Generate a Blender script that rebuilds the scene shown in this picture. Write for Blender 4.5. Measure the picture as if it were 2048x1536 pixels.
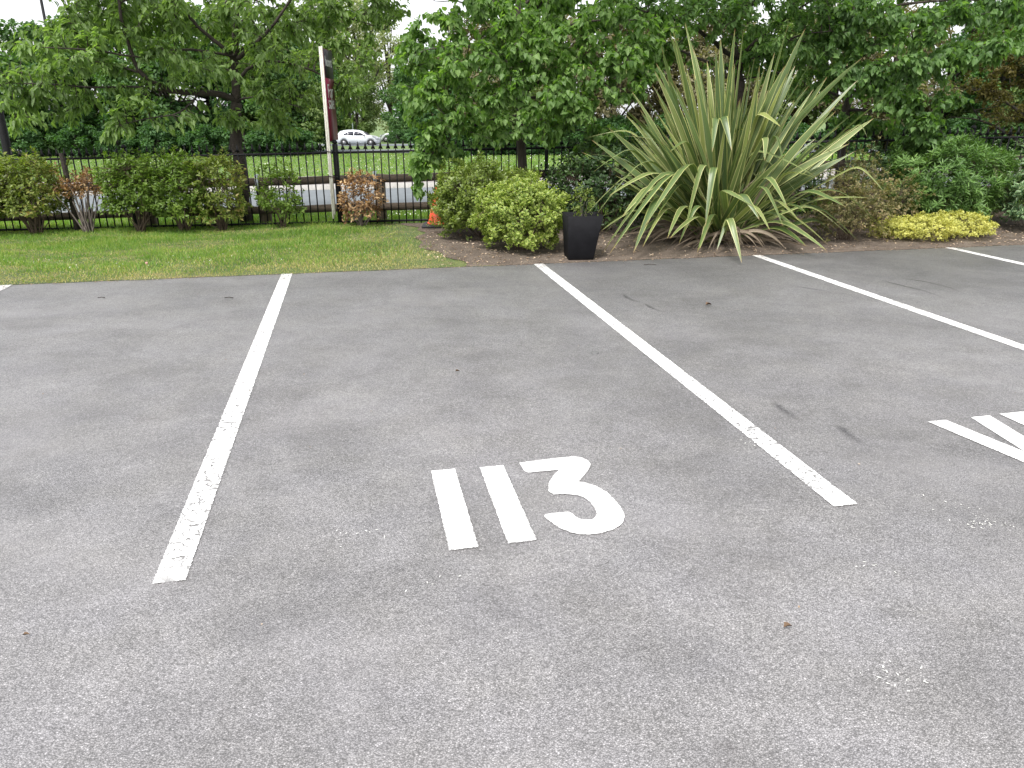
import bpy, math, random
import numpy as np
from mathutils import Vector, Matrix
R = math.radians
for o in list(bpy.data.objects): bpy.data.objects.remove(o)
S = bpy.context.scene
rng = np.random.default_rng(7); random.seed(7)

# ---------------------------------------------------------------- camera, sky, sun, exposure
CAM_H = 1.37; PITCH = R(20.0); FPX = 1481.0
cd = bpy.data.cameras.new('camera'); cam = bpy.data.objects.new('camera', cd)
S.collection.objects.link(cam); S.camera = cam
cam.location = (0, 0, CAM_H); cam.rotation_euler = (R(90) - PITCH, 0, 0)
cd.sensor_width = 36; cd.lens = 36 * FPX / 2048; cd.clip_end = 3000; cd.clip_start = 0.05
S.render.resolution_x = 1024; S.render.resolution_y = 768
SUN_EL, SUN_AZ = R(56), R(205)        # azimuth measured clockwise from +Y (behind the camera, to the left)
w = bpy.data.worlds.new('World'); S.world = w; w.use_nodes = True
nt = w.node_tree; nt.nodes.clear()
sky = nt.nodes.new('ShaderNodeTexSky'); sky.sky_type = 'NISHITA'; sky.sun_disc = False
sky.sun_elevation = SUN_EL; sky.sun_rotation = SUN_AZ; sky.air_density = 1.0; sky.dust_density = 4.0; sky.ozone_density = 1.0
hs = nt.nodes.new('ShaderNodeHueSaturation'); hs.inputs['Saturation'].default_value = 0.22
bg = nt.nodes.new('ShaderNodeBackground'); bg.inputs['Strength'].default_value = 0.15
wo = nt.nodes.new('ShaderNodeOutputWorld')
cl = nt.nodes.new('ShaderNodeMix'); cl.data_type = 'RGBA'; cl.inputs['Factor'].default_value = .6; cl.inputs['B'].default_value = (3.25, 3.3, 3.4, 1)   # even cloud cover over the clear sky
nt.links.new(sky.outputs[0], hs.inputs['Color']); nt.links.new(hs.outputs[0], cl.inputs['A']); nt.links.new(cl.outputs['Result'], bg.inputs['Color']); nt.links.new(bg.outputs[0], wo.inputs[0])
sl = bpy.data.lights.new('sun', 'SUN'); sl.energy = 1.5; sl.angle = R(14); sl.color = (1, .965, .92)
so = bpy.data.objects.new('sun', sl); S.collection.objects.link(so)
sd = Vector((math.sin(SUN_AZ) * math.cos(SUN_EL), math.cos(SUN_AZ) * math.cos(SUN_EL), math.sin(SUN_EL)))
so.rotation_euler = sd.to_track_quat('Z', 'Y').to_euler()
S.view_settings.view_transform = 'Standard'; S.view_settings.look = 'None'
S.view_settings.exposure = 1.5; S.view_settings.gamma = 1.0
S.render.engine = 'CYCLES'
S.cycles.max_bounces = 8; S.cycles.transparent_max_bounces = 16

# ---------------------------------------------------------------- geometry helpers
sp, cp = math.sin(PITCH), math.cos(PITCH)
def Wp(px, py, Y):
    """point of the real place seen at photo pixel (px,py) lying at distance Y in front of the camera"""
    x = (px - 1024) / FPX; yd = (py - 768) / FPX
    D = sp + yd * cp; F = cp - yd * sp; k = Y / F
    return Vector((x * k, Y, CAM_H - D * k))
def Gp(px, py, z=0.0):
    x = (px - 1024) / FPX; yd = (py - 768) / FPX
    D = sp + yd * cp; F = cp - yd * sp; k = (CAM_H - z) / D
    return Vector((x * k, F * k, z))
LO = (0.2389, 7.1851); LA = R(11.76); LU = (math.cos(LA), math.sin(LA)); LV = (-math.sin(LA), math.cos(LA))
def lot(s, t, z=0.0): return (LO[0] + s * LU[0] + t * LV[0], LO[1] + s * LU[1] + t * LV[1], z)
def lot_inv(X, Y):
    a = X - LO[0]; b = Y - LO[1]
    return a * LU[0] + b * LU[1], a * LV[0] + b * LV[1]
FY = 10.1       # the railing runs along this line
prof_y = np.array([-50, 7, 10.1, 12.9, 18.7, 21.4, 50, 60, 78, 86, 92, 130, 300, 900.])
prof_z = np.array([0, 0, -.03, -.16, -.33, -.28, -1.0, -1.15, -1.62, -1.78, -1.8, -2.3, -4, -6.])
def gz(X, Y):
    X = np.asarray(X, float); Y = np.asarray(Y, float)
    s, t = lot_inv(X, Y)
    ramp = np.clip(t / np.maximum(FY - (Y - t), .8), 0, 1); ramp = np.where(Y > FY, 1, np.clip(t / 2.6, 0, 1))
    fade = np.clip((50 - Y) / 28, 0, 1)
    bump = .012 * np.sin(X * 2.1 + 1) * np.sin(Y * 2.7) * np.clip(t / .8, 0, 1)
    lot_flat = np.clip(t / 1.0, 0, 1)
    return (ramp * fade * .0215 * (np.clip(X, -14, 14) + 2.4)) + np.interp(Y, prof_y, prof_z) * np.where(Y < 12, lot_flat, 1) + bump
def gzf(X, Y): return float(gz(X, Y))

COL = S.collection
def mesh_np(name, V, faces, mat, parent=None, uv=None, smooth=False, mats=None, matidx=None):
    """faces: list of (F,k) int arrays. uv: per vertex (N,2)"""
    me = bpy.data.meshes.new(name); V = np.asarray(V, np.float32)
    faces = [np.asarray(f, np.int32) for f in faces if len(f)]
    me.vertices.add(len(V)); me.vertices.foreach_set('co', V.ravel())
    loops = np.concatenate([f.ravel() for f in faces]); counts = np.concatenate([np.full(len(f), f.shape[1], np.int32) for f in faces])
    starts = np.concatenate([[0], np.cumsum(counts)[:-1]]).astype(np.int32)
    me.loops.add(len(loops)); me.loops.foreach_set('vertex_index', loops)
    me.polygons.add(len(counts)); me.polygons.foreach_set('loop_start', starts); me.polygons.foreach_set('loop_total', counts)
    if smooth: me.polygons.foreach_set('use_smooth', np.ones(len(counts), bool))
    if uv is not None:
        l = me.uv_layers.new(name='uv'); l.data.foreach_set('uv', np.asarray(uv, np.float32)[loops].ravel())
    for m in (mats or [mat]): me.materials.append(m)
    if matidx is not None: me.polygons.foreach_set('material_index', np.asarray(matidx, np.int32))
    me.update(calc_edges=True); me.validate()
    o = bpy.data.objects.new(name, me); COL.objects.link(o)
    if parent: o.parent = parent
    return o
class MB:
    """collects shapes into one mesh"""
    def __init__(s): s.v = []; s.f = {}; s.n = 0
    def add(s, V, F):
        V = np.asarray(V, float)
        for f in F: s.f.setdefault(len(f), []).append([i + s.n for i in f])
        s.v.append(V); s.n += len(V); return s
    def box(s, c, d, rot=0, ch=0.0, M=None):
        x, y, z = [q / 2 for q in d]
        if ch:
            V = []; F = []
            b = ch; pts = []
            for zz, k in ((-z, b), (-z + b, 0), (z - b, 0), (z, b)):
                for (sx, sy) in ((-1, -1), (1, -1), (1, 1), (-1, 1)): pts.append((sx * (x - k), sy * (y - k), zz))
            V = pts; F = [(3, 2, 1, 0), (12, 13, 14, 15)]
            for r_ in range(3):
                for i in range(4): a = r_ * 4 + i; b2 = r_ * 4 + (i + 1) % 4; F.append((a, b2, b2 + 4, a + 4))
        else:
            V = [(a * x, b * y, c_ * z) for c_ in (-1, 1) for b in (-1, 1) for a in (-1, 1)]
            F = [(0, 2, 3, 1), (4, 5, 7, 6), (0, 1, 5, 4), (2, 6, 7, 3), (0, 4, 6, 2), (1, 3, 7, 5)]
        V = np.array(V)
        if M is not None: V = V @ np.array(M).T
        if rot: cr, sr = math.cos(rot), math.sin(rot); V = V @ np.array([[cr, -sr, 0], [sr, cr, 0], [0, 0, 1]]).T
        return s.add(V + np.array(c), F)
    def tube(s, pts, rad, n=8, cap=True):
        P = np.array([tuple(p) for p in pts], float); m = len(P); rad = np.broadcast_to(np.asarray(rad, float), (m,))
        T = np.gradient(P, axis=0); T /= np.linalg.norm(T, axis=1)[:, None] + 1e-9
        up = np.array([0, 0, 1.]) if abs(T[0][2]) < .9 else np.array([1., 0, 0])
        V = []
        for i in range(m):
            a = np.cross(T[i], up); a /= np.linalg.norm(a) + 1e-9; b = np.cross(a, T[i]); up = b
            for k in range(n):
                t = 2 * math.pi * k / n; V.append(P[i] + rad[i] * (a * math.cos(t) + b * math.sin(t)))
        F = [(i * n + k, i * n + (k + 1) % n, (i + 1) * n + (k + 1) % n, (i + 1) * n + k) for i in range(m - 1) for k in range(n)]
        if cap: F += [tuple(range(n - 1, -1, -1)), tuple((m - 1) * n + k for k in range(n))]
        return s.add(V, F)
    def prism(s, poly, z0, z1):
        n = len(poly); V = [(p[0], p[1], z0) for p in poly] + [(p[0], p[1], z1) for p in poly]
        return s.add(V, [tuple(range(n - 1, -1, -1)), tuple(range(n, 2 * n))] + [(i, (i + 1) % n, n + (i + 1) % n, n + i) for i in range(n)])
    def lathe(s, prof, n=20, c=(0, 0, 0)):
        V = []; F = []
        for r_, z in prof:
            for k in range(n): t = 2 * math.pi * k / n; V.append((c[0] + r_ * math.cos(t), c[1] + r_ * math.sin(t), c[2] + z))
        for i in range(len(prof) - 1):
            for k in range(n): F.append((i * n + k, i * n + (k + 1) % n, (i + 1) * n + (k + 1) % n, (i + 1) * n + k))
        F += [tuple(range(n - 1, -1, -1)), tuple((len(prof) - 1) * n + k for k in range(n))]
        return s.add(V, F)
    def build(s, name, mat, parent=None, smooth=False):
        return mesh_np(name, np.concatenate(s.v), [np.array(f) for f in s.f.values()], mat, parent, smooth=smooth)
def tag(o, label=None, cat=None, group=None, kind=None):
    if label: o['label'] = label
    if cat: o['category'] = cat
    if group: o['group'] = group
    if kind: o['kind'] = kind
    return o
def empty(name, loc, rz=0):
    o = bpy.data.objects.new(name, None); COL.objects.link(o); o.location = loc; o.rotation_euler = (0, 0, rz); o.empty_display_size = .1; return o
def children(o): return [c for c in list(COL.objects) if c.parent == o]
def copy_tree(o, parent=None):
    c = o.copy(); COL.objects.link(c)
    if parent: c.parent = parent
    for ch in children(o): copy_tree(ch, c)
    return c

# ---------------------------------------------------------------- materials
class NB:
    def __init__(s, name):
        s.m = bpy.data.materials.new(name); s.m.use_nodes = True; s.t = s.m.node_tree; s.t.nodes.clear()
        s.out = s.t.nodes.new('ShaderNodeOutputMaterial'); s.b = s.t.nodes.new('ShaderNodeBsdfPrincipled')
        s.t.links.new(s.b.outputs[0], s.out.inputs[0]); s.tc = s.t.nodes.new('ShaderNodeTexCoord')
    def n(s, typ, **k):
        x = s.t.nodes.new(typ)
        for a, v in k.items():
            if isinstance(v, (int, float, tuple, str)) and a in [i.name for i in x.inputs]: x.inputs[a].default_value = v
            else: setattr(x, a, v)
        return x
    def l(s, a, b): s.t.links.new(a, b)
    def noise(s, scale, detail=4, rough=.55, vec=None, dist=0, stretch=None):
        x = s.t.nodes.new('ShaderNodeTexNoise'); x.inputs['Scale'].default_value = scale; x.inputs['Detail'].default_value = detail
        x.inputs['Roughness'].default_value = rough; x.inputs['Distortion'].default_value = dist
        v = vec or s.tc.outputs['Object']
        if stretch:
            mp = s.t.nodes.new('ShaderNodeMapping'); mp.inputs['Scale'].default_value = stretch; s.l(v, mp.inputs[0]); v = mp.outputs[0]
        s.l(v, x.inputs['Vector']); return x.outputs['Fac']
    def vor(s, scale, feature='F1', out='Distance', rand=1.0, vec=None):
        x = s.t.nodes.new('ShaderNodeTexVoronoi'); x.feature = feature; x.inputs['Scale'].default_value = scale; x.inputs['Randomness'].default_value = rand
        s.l(vec or s.tc.outputs['Object'], x.inputs['Vector']); return x.outputs[out]
    def ramp(s, fac, stops, interp='LINEAR'):
        x = s.t.nodes.new('ShaderNodeValToRGB'); x.color_ramp.interpolation = interp; e = x.color_ramp.elements
        while len(e) < len(stops): e.new(.5)
        for i, (p, c) in enumerate(stops):
            e[i].position = p; e[i].color = (c, c, c, 1) if isinstance(c, (int, float)) else (*c, 1)
        s.l(fac, x.inputs[0]); return x.outputs[0]
    def mix(s, a, b, fac, mode='MIX'):
        x = s.t.nodes.new('ShaderNodeMix'); x.data_type = 'RGBA'; x.blend_type = mode
        for sock, v in ((x.inputs['Factor'], fac), (x.inputs['A'], a), (x.inputs['B'], b)):
            if isinstance(v, (int, float)): sock.default_value = v if sock.name == 'Factor' else (v, v, v, 1)
            elif isinstance(v, tuple): sock.default_value = (*v, 1)
            else: s.l(v, sock)
        return x.outputs['Result']
    def math(s, op, a, b=0.0, c=None):
        x = s.t.nodes.new('ShaderNodeMath'); x.operation = op
        for i, v in enumerate((a, b) + ((c,) if c is not None else ())):
            if isinstance(v, (int, float)): x.inputs[i].default_value = v
            else: s.l(v, x.inputs[i])
        return x.outputs[0]
    def bump(s, h, strength=.3, dist=.01):
        x = s.t.nodes.new('ShaderNodeBump'); x.inputs['Strength'].default_value = strength; x.inputs['Distance'].default_value = dist
        s.l(h, x.inputs['Height']); s.l(x.outputs[0], s.b.inputs['Normal'])
    def col(s, c):
        if isinstance(c, tuple): s.b.inputs['Base Color'].default_value = (*c, 1)
        else: s.l(c, s.b.inputs['Base Color'])
    def rough(s, r):
        if isinstance(r, (int, float)): s.b.inputs['Roughness'].default_value = r
        else: s.l(r, s.b.inputs['Roughness'])
        return s
def plain(name, c, rough=.6, metal=0, var=.12, scale=12, bump=0.0, spec=.5):
    m = NB(name); f = m.noise(scale, 5)
    c1 = tuple(q * (1 - var) for q in c); c2 = tuple(min(1, q * (1 + var)) for q in c)
    m.col(m.ramp(f, [(.3, c1), (.7, c2)])); m.rough(rough); m.b.inputs['Metallic'].default_value = metal
    m.b.inputs['Specular IOR Level'].default_value = spec
    if bump: m.bump(m.noise(scale * 6, 6), bump, .01)
    return m.m
def leaf_mat(name, cols, rough=.5, trans=.38, edge=None, edge_w=.3, nscale=.8, spec=.3, tcol=None):
    """cols: dark, mid, light leaf colours; edge: colour of a variegated margin"""
    m = NB(name); geo = m.n('ShaderNodeNewGeometry'); rnd = geo.outputs['Random Per Island']
    f = m.math('ADD', m.math('MULTIPLY', rnd, .5), m.math('MULTIPLY', m.ramp(m.noise(nscale * 2, 4, .6), [(.3, 0.0), (.7, 1.0)]), .5))
    n = len(cols); c = m.ramp(f, [(.12 + .72 * i / (n - 1), cols[i]) for i in range(n)])
    uv = m.n('ShaderNodeSeparateXYZ'); m.l(m.tc.outputs['UV'], uv.inputs[0]); u = uv.outputs[0]
    dist = m.math('MULTIPLY', m.math('ABSOLUTE', m.math('SUBTRACT', u, .5)), 2.0)
    if edge:
        e = m.ramp(m.math('ADD', dist, m.math('MULTIPLY', m.math('SUBTRACT', m.noise(60, 2), .5), .35)), [(1 - edge_w - .08, 0.0), (1 - edge_w + .08, 1.0)])
        c = m.mix(c, edge, e)
    else:
        mid = m.ramp(dist, [(0, 1.0), (.10, 0.0)]); c = m.mix(c, tuple(min(1, q * 1.7 + .01) for q in cols[-1]), m.math('MULTIPLY', mid, .45))
    m.col(c); m.rough(rough); m.b.inputs['Specular IOR Level'].default_value = spec
    tr = m.n('ShaderNodeBsdfTranslucent')
    tint = m.mix(c, tcol or (1.0, 1.15, .35), 1.0, 'MULTIPLY'); sc = m.mix(tint, 1.9, 1.0, 'MULTIPLY'); m.l(sc, tr.inputs[0])
    ms = m.n('ShaderNodeMixShader'); ms.inputs[0].default_value = trans
    m.l(m.b.outputs[0], ms.inputs[1]); m.l(tr.outputs[0], ms.inputs[2]); m.l(ms.outputs[0], m.out.inputs[0])
    return m.m

def asphalt_mat():
    m = NB('asphalt')
    cellc = m.n('ShaderNodeSeparateXYZ'); v = m.vor(235, out='Color'); m.l(v, cellc.inputs[0])
    c2 = m.n('ShaderNodeSeparateXYZ'); m.l(m.vor(110, out='Color'), c2.inputs[0])
    stone = m.ramp(cellc.outputs[0], [(0, .25), (.35, .315), (.7, .36), (.93, .41), (1, .56)])
    stone2 = m.ramp(c2.outputs[1], [(0, .80), (.6, 1.0), (1, 1.12)])
    base = m.mix(stone, stone2, .8, 'MULTIPLY')
    gaps = m.ramp(m.vor(235), [(.3, 1.0), (.7, .40)]); base = m.mix(base, gaps, .75, 'MULTIPLY')
    patch = m.ramp(m.noise(.55, 6, .62, dist=.3), [(.34, .80), (.5, 1.0), (.66, 1.16)])
    patch2 = m.ramp(m.noise(2.1, 6, .65, dist=.2, stretch=(.85, 1.1, 1)), [(.33, .82), (.52, 1.0), (.7, 1.12)])
    fine = m.ramp(m.noise(9, 6, .7), [(.3, .9), (.7, 1.08)])
    base = m.mix(base, patch, 1.0, 'MULTIPLY'); base = m.mix(base, patch2, 1.0, 'MULTIPLY'); base = m.mix(base, fine, 1.0, 'MULTIPLY')
    # broad paler worn bands and darker damp stains
    pale = m.ramp(m.noise(1.1, 5, .6, dist=.4, stretch=(.7, 1.1, 1)), [(.52, 0.0), (.7, 1.0)])
    base = m.mix(base, (.39, .385, .387), m.math('MULTIPLY', pale, .3)); base = m.mix(base, 1.0, 1.0, 'MULTIPLY')
    stain = m.ramp(m.noise(2.6, 4, .6, dist=.8), [(.64, 0.0), (.74, 1.0)]); base = m.mix(base, (.15, .14, .14), m.math('MULTIPLY', stain, .34))
    tint = m.ramp(m.noise(3.1, 4), [(.35, (1.03, .995, 1.025)), (.65, (1.04, 1.0, 1.0))]); base = m.mix(base, tint, 1.0, 'MULTIPLY')
    moss = m.ramp(m.noise(5.3, 5, .7), [(.66, 0.0), (.8, 1.0)]); base = m.mix(base, (.22, .2, .12), m.math('MULTIPLY', moss, .16))
    m.col(base); m.rough(.58); m.b.inputs['Specular IOR Level'].default_value = .6
    h = m.math('SUBTRACT', m.math('MULTIPLY', cellc.outputs[0], .5), m.vor(235)); m.bump(h, .5, .003)
    return m.m
def paint_mat(name, wear=.5):
    m = NB(name)
    pc_ = m.ramp(m.noise(25, 6, .7), [(.25, (.60, .595, .58)), (.5, (.80, .80, .79))])
    dt = m.n('ShaderNodeVectorMath', operation='DOT_PRODUCT'); sub = m.n('ShaderNodeVectorMath', operation='SUBTRACT'); m.l(m.tc.outputs['Object'], sub.inputs[0]); sub.inputs[1].default_value = (LO[0], LO[1], 0)
    m.l(sub.outputs[0], dt.inputs[0]); dt.inputs[1].default_value = (LV[0], LV[1], 0)      # metres from the bed edge: soil washed onto the paint
    dirt = m.math('MULTIPLY', m.ramp(m.math('MULTIPLY', dt.outputs['Value'], -1.0), [(0, 1.0), (.9, 0.0)]), m.ramp(m.noise(13, 6, .7), [(.2, .35), (.65, 1.0)]))
    m.col(m.mix(pc_, (.33, .315, .29), m.math('MULTIPLY', dirt, .8) if name.startswith('worn') else 0.0)); m.rough(.62)
    uv = m.n('ShaderNodeSeparateXYZ'); m.l(m.tc.outputs['UV'], uv.inputs[0])
    edge = uv.outputs[0]       # 0 at the rim .. 1 inside
    cr = m.vor(16, 'DISTANCE_TO_EDGE', vec=None); 
    warp = m.n('ShaderNodeMapping'); warp.inputs['Scale'].default_value = (.8, 1.6, 1)
    nz = m.t.nodes.new('ShaderNodeTexNoise'); nz.inputs['Scale'].default_value = 14; nz.inputs['Detail'].default_value = 5; m.l(m.tc.outputs['Object'], nz.inputs['Vector'])
    add = m.n('ShaderNodeVectorMath', operation='MULTIPLY_ADD'); m.l(nz.outputs['Color'], add.inputs[0]); add.inputs[1].default_value = (.05, .05, .0); m.l(m.tc.outputs['Object'], add.inputs[2]); m.l(add.outputs[0], warp.inputs[0])
    cr = m.vor(27, 'DISTANCE_TO_EDGE', vec=warp.outputs[0])
    zone = m.ramp(m.noise(2.3, 4, .6), [(.36, 0.0), (.5, 1.0)])
    crack = m.math('MULTIPLY', m.ramp(cr, [(.03, .9), (.085, 0.0)]), m.math('MULTIPLY', zone, m.ramp(m.noise(30, 3), [(.34, 0.0), (.46, 1.0)])))
    pit = m.math('MULTIPLY', m.ramp(m.noise(110, 3, .7), [(.60, 0.0), (.64, 1.0)]), m.ramp(m.noise(3.5, 4, .65), [(.45, 0.0), (.62, 1.0)]))
    rim = m.math('LESS_THAN', m.math('ADD', edge, m.math('MULTIPLY', m.math('SUBTRACT', m.noise(90, 4, .7), .50), 1.6)), .10)
    hole = m.math('MAXIMUM', m.math('MAXIMUM', m.math('MULTIPLY', crack, wear), m.math('MULTIPLY', pit, wear)), rim)
    tr = m.n('ShaderNodeBsdfTransparent'); ms = m.n('ShaderNodeMixShader'); m.l(m.math('MINIMUM', hole, 1.0), ms.inputs[0])
    m.l(m.b.outputs[0], ms.inputs[1]); m.l(tr.outputs[0], ms.inputs[2]); m.l(ms.outputs[0], m.out.inputs[0])
    m.bump(m.noise(140, 4, .7), .4, .003)
    return m.m
def grass_ground_mat(name, c1, c2, c3, dry=None):
    m = NB(name); f = m.noise(1.3, 6, .65); c = m.ramp(f, [(.3, c1), (.52, c2), (.72, c3)])
    c = m.mix(c, m.ramp(m.noise(60, 4, .8), [(.3, .55), (.7, 1.35)]), 1.0, 'MULTIPLY')
    if dry: c = m.mix(c, dry, m.ramp(m.noise(2.2, 6, .7), [(.52, 0.0), (.7, 1.0)]))
    m.col(c); m.rough(.85); m.bump(m.noise(40, 6, .8), .8, .03); return m.m
def soil_mat():
    m = NB('soil'); c = m.ramp(m.noise(6, 8, .7), [(.3, (.085, .062, .047)), (.55, (.145, .112, .085)), (.75, (.20, .162, .125))])
    c = m.mix(c, m.ramp(m.vor(55), [(.1, 1.25), (.6, .7)]), .7, 'MULTIPLY'); m.col(c); m.rough(.95)
    m.bump(m.math('ADD', m.noise(18, 8, .75), m.math('MULTIPLY', m.vor(50), .5)), .9, .03); return m.m
def bark_mat(name, c1, c2, st=(6, 6, 1.2)):
    m = NB(name); f = m.noise(9, 8, .7, stretch=st); m.col(m.ramp(f, [(.3, c1), (.7, c2)])); m.rough(.9); m.bump(f, .8, .02); return m.m
def strap_mat():
    m = NB('variegated_strap_leaf'); geo = m.n('ShaderNodeNewGeometry'); rnd = geo.outputs['Random Per Island']
    uv = m.n('ShaderNodeSeparateXYZ'); m.l(m.tc.outputs['UV'], uv.inputs[0])
    d = m.math('MULTIPLY', m.math('ABSOLUTE', m.math('SUBTRACT', uv.outputs[0], .5)), 2.0)
    st = m.n('ShaderNodeTexNoise'); st.noise_dimensions = '2D'; mp = m.n('ShaderNodeMapping'); mp.inputs['Scale'].default_value = (7, .12, 1)
    cmb = m.n('ShaderNodeCombineXYZ'); m.l(uv.outputs[0], cmb.inputs[0]); m.l(m.math('ADD', uv.outputs[1], m.math('MULTIPLY', rnd, 37.0)), cmb.inputs[1])
    m.l(cmb.outputs[0], mp.inputs[0]); m.l(mp.outputs[0], st.inputs['Vector']); st.inputs['Scale'].default_value = 1.6; st.inputs['Detail'].default_value = 4
    centre = m.ramp(rnd, [(0, (.055, .092, .026)), (.4, (.092, .140, .044)), (.75, (.14, .185, .062)), (1, (.22, .25, .075))])
    centre = m.mix(centre, m.ramp(st.outputs['Fac'], [(.35, .72), (.65, 1.35)]), 1.0, 'MULTIPLY')
    cream = m.ramp(rnd, [(0, (.34, .36, .11)), (.5, (.48, .49, .20)), (1, (.60, .58, .30))])
    e = m.ramp(m.math('ADD', d, m.math('MULTIPLY', m.math('SUBTRACT', st.outputs['Fac'], .5), .7)), [(.78, 0.0), (.92, 1.0)])
    c = m.mix(centre, cream, e)
    tip = m.ramp(uv.outputs[1], [(.95, 0.0), (1.0, 1.0)]); c = m.mix(c, (.28, .15, .06), m.math('MULTIPLY', tip, .8))
    basec = m.ramp(uv.outputs[1], [(0.0, 1.0), (.16, 0.0)]); c = m.mix(c, (.25, .2, .09), m.math('MULTIPLY', basec, .55))
    m.col(c); m.rough(.4); m.b.inputs['Specular IOR Level'].default_value = .5
    tr = m.n('ShaderNodeBsdfTranslucent'); m.l(m.mix(c, (1.3, 1.5, .6), 1.0, 'MULTIPLY'), tr.inputs[0]); ms = m.n('ShaderNodeMixShader'); ms.inputs[0].default_value = .2
    m.l(m.b.outputs[0], ms.inputs[1]); m.l(tr.outputs[0], ms.inputs[2]); m.l(ms.outputs[0], m.out.inputs[0])
    return m.m

M = {}
M['asphalt'] = asphalt_mat(); M['paint'] = paint_mat('worn_white_paint', 1.0); M['paint_new'] = paint_mat('white_paint', .45)
M['lawn'] = grass_ground_mat('lawn_turf', (.055, .085, .022), (.085, .125, .03), (.14, .16, .05), (.2, .17, .075))
M['verge'] = grass_ground_mat('verge_turf', (.07, .12, .03), (.10, .155, .04), (.15, .20, .065))
M['soil'] = soil_mat()
M['road'] = plain('road_tarmac', (.125, .14, .15), .85, var=.1, scale=3, bump=.3)
M['pave'] = plain('pavement_tarmac', (.22, .195, .185), .9, var=.1, scale=4, bump=.2)
M['kerb'] = plain('kerb_concrete', (.32, .31, .29), .9, var=.15, scale=8, bump=.3)
M['black'] = plain('black_gloss_paint', (.007, .007, .008), .6, var=.3, scale=30, spec=.2)
M['timber'] = bark_mat('weathered_timber', (.05, .036, .026), (.11, .085, .062), (1.2, 8, 8))
M['timber_v'] = bark_mat('weathered_post_timber', (.07, .055, .036), (.15, .12, .08), (8, 8, 1.2))
M['galv'] = plain('galvanised_steel', (.42, .47, .50), .45, metal=.6, var=.1)
M['bark_cherry'] = bark_mat('cherry_bark', (.022, .017, .013), (.06, .047, .038), (3, 3, 6))
M['bark_lime'] = bark_mat('lime_bark', (.03, .024, .018), (.07, .058, .045))
M['bark_far'] = bark_mat('distant_bark', (.02, .017, .013), (.05, .04, .03))
M['stem'] = plain('shrub_stem', (.085, .06, .042), .9, var=.3)
M['stem_grey'] = plain('grey_stem', (.15, .125, .11), .9, var=.3)
M['cherry'] = leaf_mat('cherry_leaf', [(.070, .112, .040), (.125, .19, .062), (.20, .285, .10)], .5, .42, tcol=(1.1, 1.25, .45))
M['lime'] = leaf_mat('lime_leaf', [(.060, .115, .032), (.11, .19, .052), (.20, .30, .095)], .5, .42, tcol=(1.0, 1.2, .35))
M['lime_b'] = leaf_mat('deep_lime_leaf', [(.055, .108, .036), (.10, .18, .056), (.175, .275, .092)], .5, .42)
M['bract'] = leaf_mat('pale_bract', [(.26, .30, .10), (.38, .42, .17), (.46, .46, .25)], .6, .3)
M['beech'] = leaf_mat('hornbeam_leaf', [(.07, .095, .020), (.12, .165, .032), (.18, .225, .05), (.26, .19, .07)], .45, .3)
M['beech_d'] = leaf_mat('dense_hornbeam_leaf', [(.06, .105, .018), (.105, .17, .028), (.17, .235, .045)], .45, .3)
M['dead'] = leaf_mat('dead_beech_leaf', [(.08, .044, .022), (.17, .10, .048), (.33, .22, .11), (.55, .43, .25)], .7, .2, tcol=(1.2, .8, .4))
M['euo_g'] = leaf_mat('green_euonymus_leaf', [(.065, .10, .018), (.12, .17, .032), (.20, .25, .055)], .33, .25, edge=(.23, .26, .07), edge_w=.25)
M['euo_v'] = leaf_mat('variegated_euonymus_leaf', [(.075, .13, .022), (.14, .21, .035), (.24, .31, .06)], .4, .25, edge=(.52, .54, .17), edge_w=.38)
M['dark'] = leaf_mat('dark_evergreen_leaf', [(.022, .045, .018), (.04, .078, .026), (.075, .12, .042)], .4, .2)
M['small'] = leaf_mat('small_bronze_leaf', [(.05, .06, .022), (.11, .12, .042), (.22, .19, .09), (.34, .25, .15)], .5, .25)
M['yellow'] = leaf_mat('golden_euonymus_leaf', [(.16, .20, .04), (.31, .33, .07), (.45, .45, .12)], .45, .25, edge=(.62, .60, .20), edge_w=.4, tcol=(1.1, 1.05, .3))
M['hebe'] = leaf_mat('narrow_green_leaf', [(.055, .115, .030), (.095, .175, .046), (.16, .26, .075)], .4, .25)
M['vary'] = leaf_mat('grey_variegated_leaf', [(.035, .085, .04), (.07, .14, .06), (.12, .20, .085)], .36, .2, edge=(.30, .38, .20), edge_w=.3)
M['olive'] = leaf_mat('olive_brown_leaf', [(.04, .036, .010), (.09, .078, .020), (.15, .125, .035)], .55, .25)
M['strap'] = strap_mat()
M['deadstrap'] = leaf_mat('dead_strap_leaf', [(.075, .058, .040), (.16, .125, .090), (.30, .25, .19)], .8, .1, tcol=(1, .8, .5))
for nm, cs in (('far_a', [(.020, .055, .018), (.045, .105, .032), (.085, .165, .050)]), ('far_b', [(.045, .08, .022), (.085, .135, .038), (.15, .20, .065)]),
               ('far_c', [(.055, .055, .026), (.11, .10, .052), (.18, .16, .09)]), ('far_d', [(.10, .13, .055), (.18, .21, .10), (.28, .30, .17)]), ('far_e', [(.028, .065, .022), (.06, .12, .036), (.10, .18, .055)])):
    M[nm] = leaf_mat(nm.replace('far_', 'distant_leaf_'), cs, .6, .3, nscale=.35)
M['blade'] = leaf_mat('grass_blade', [(.055, .125, .016), (.095, .195, .026), (.15, .25, .042), (.28, .30, .09)], .5, .35, nscale=.9)
M['blade_dry'] = leaf_mat('dry_grass_blade', [(.20, .22, .06), (.34, .30, .12), (.46, .39, .20)], .7, .25)
M['white_petal'] = plain('white_petal', (.75, .75, .70), .7, var=.08)
M['flake'] = leaf_mat('pale_litter', [(.16, .10, .06), (.34, .25, .17), (.55, .45, .35)], .8, .1, tcol=(1, .9, .7))
M['litter_brown'] = plain('dull_brown_leaf', (.13, .08, .045), .8, var=.3)
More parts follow.
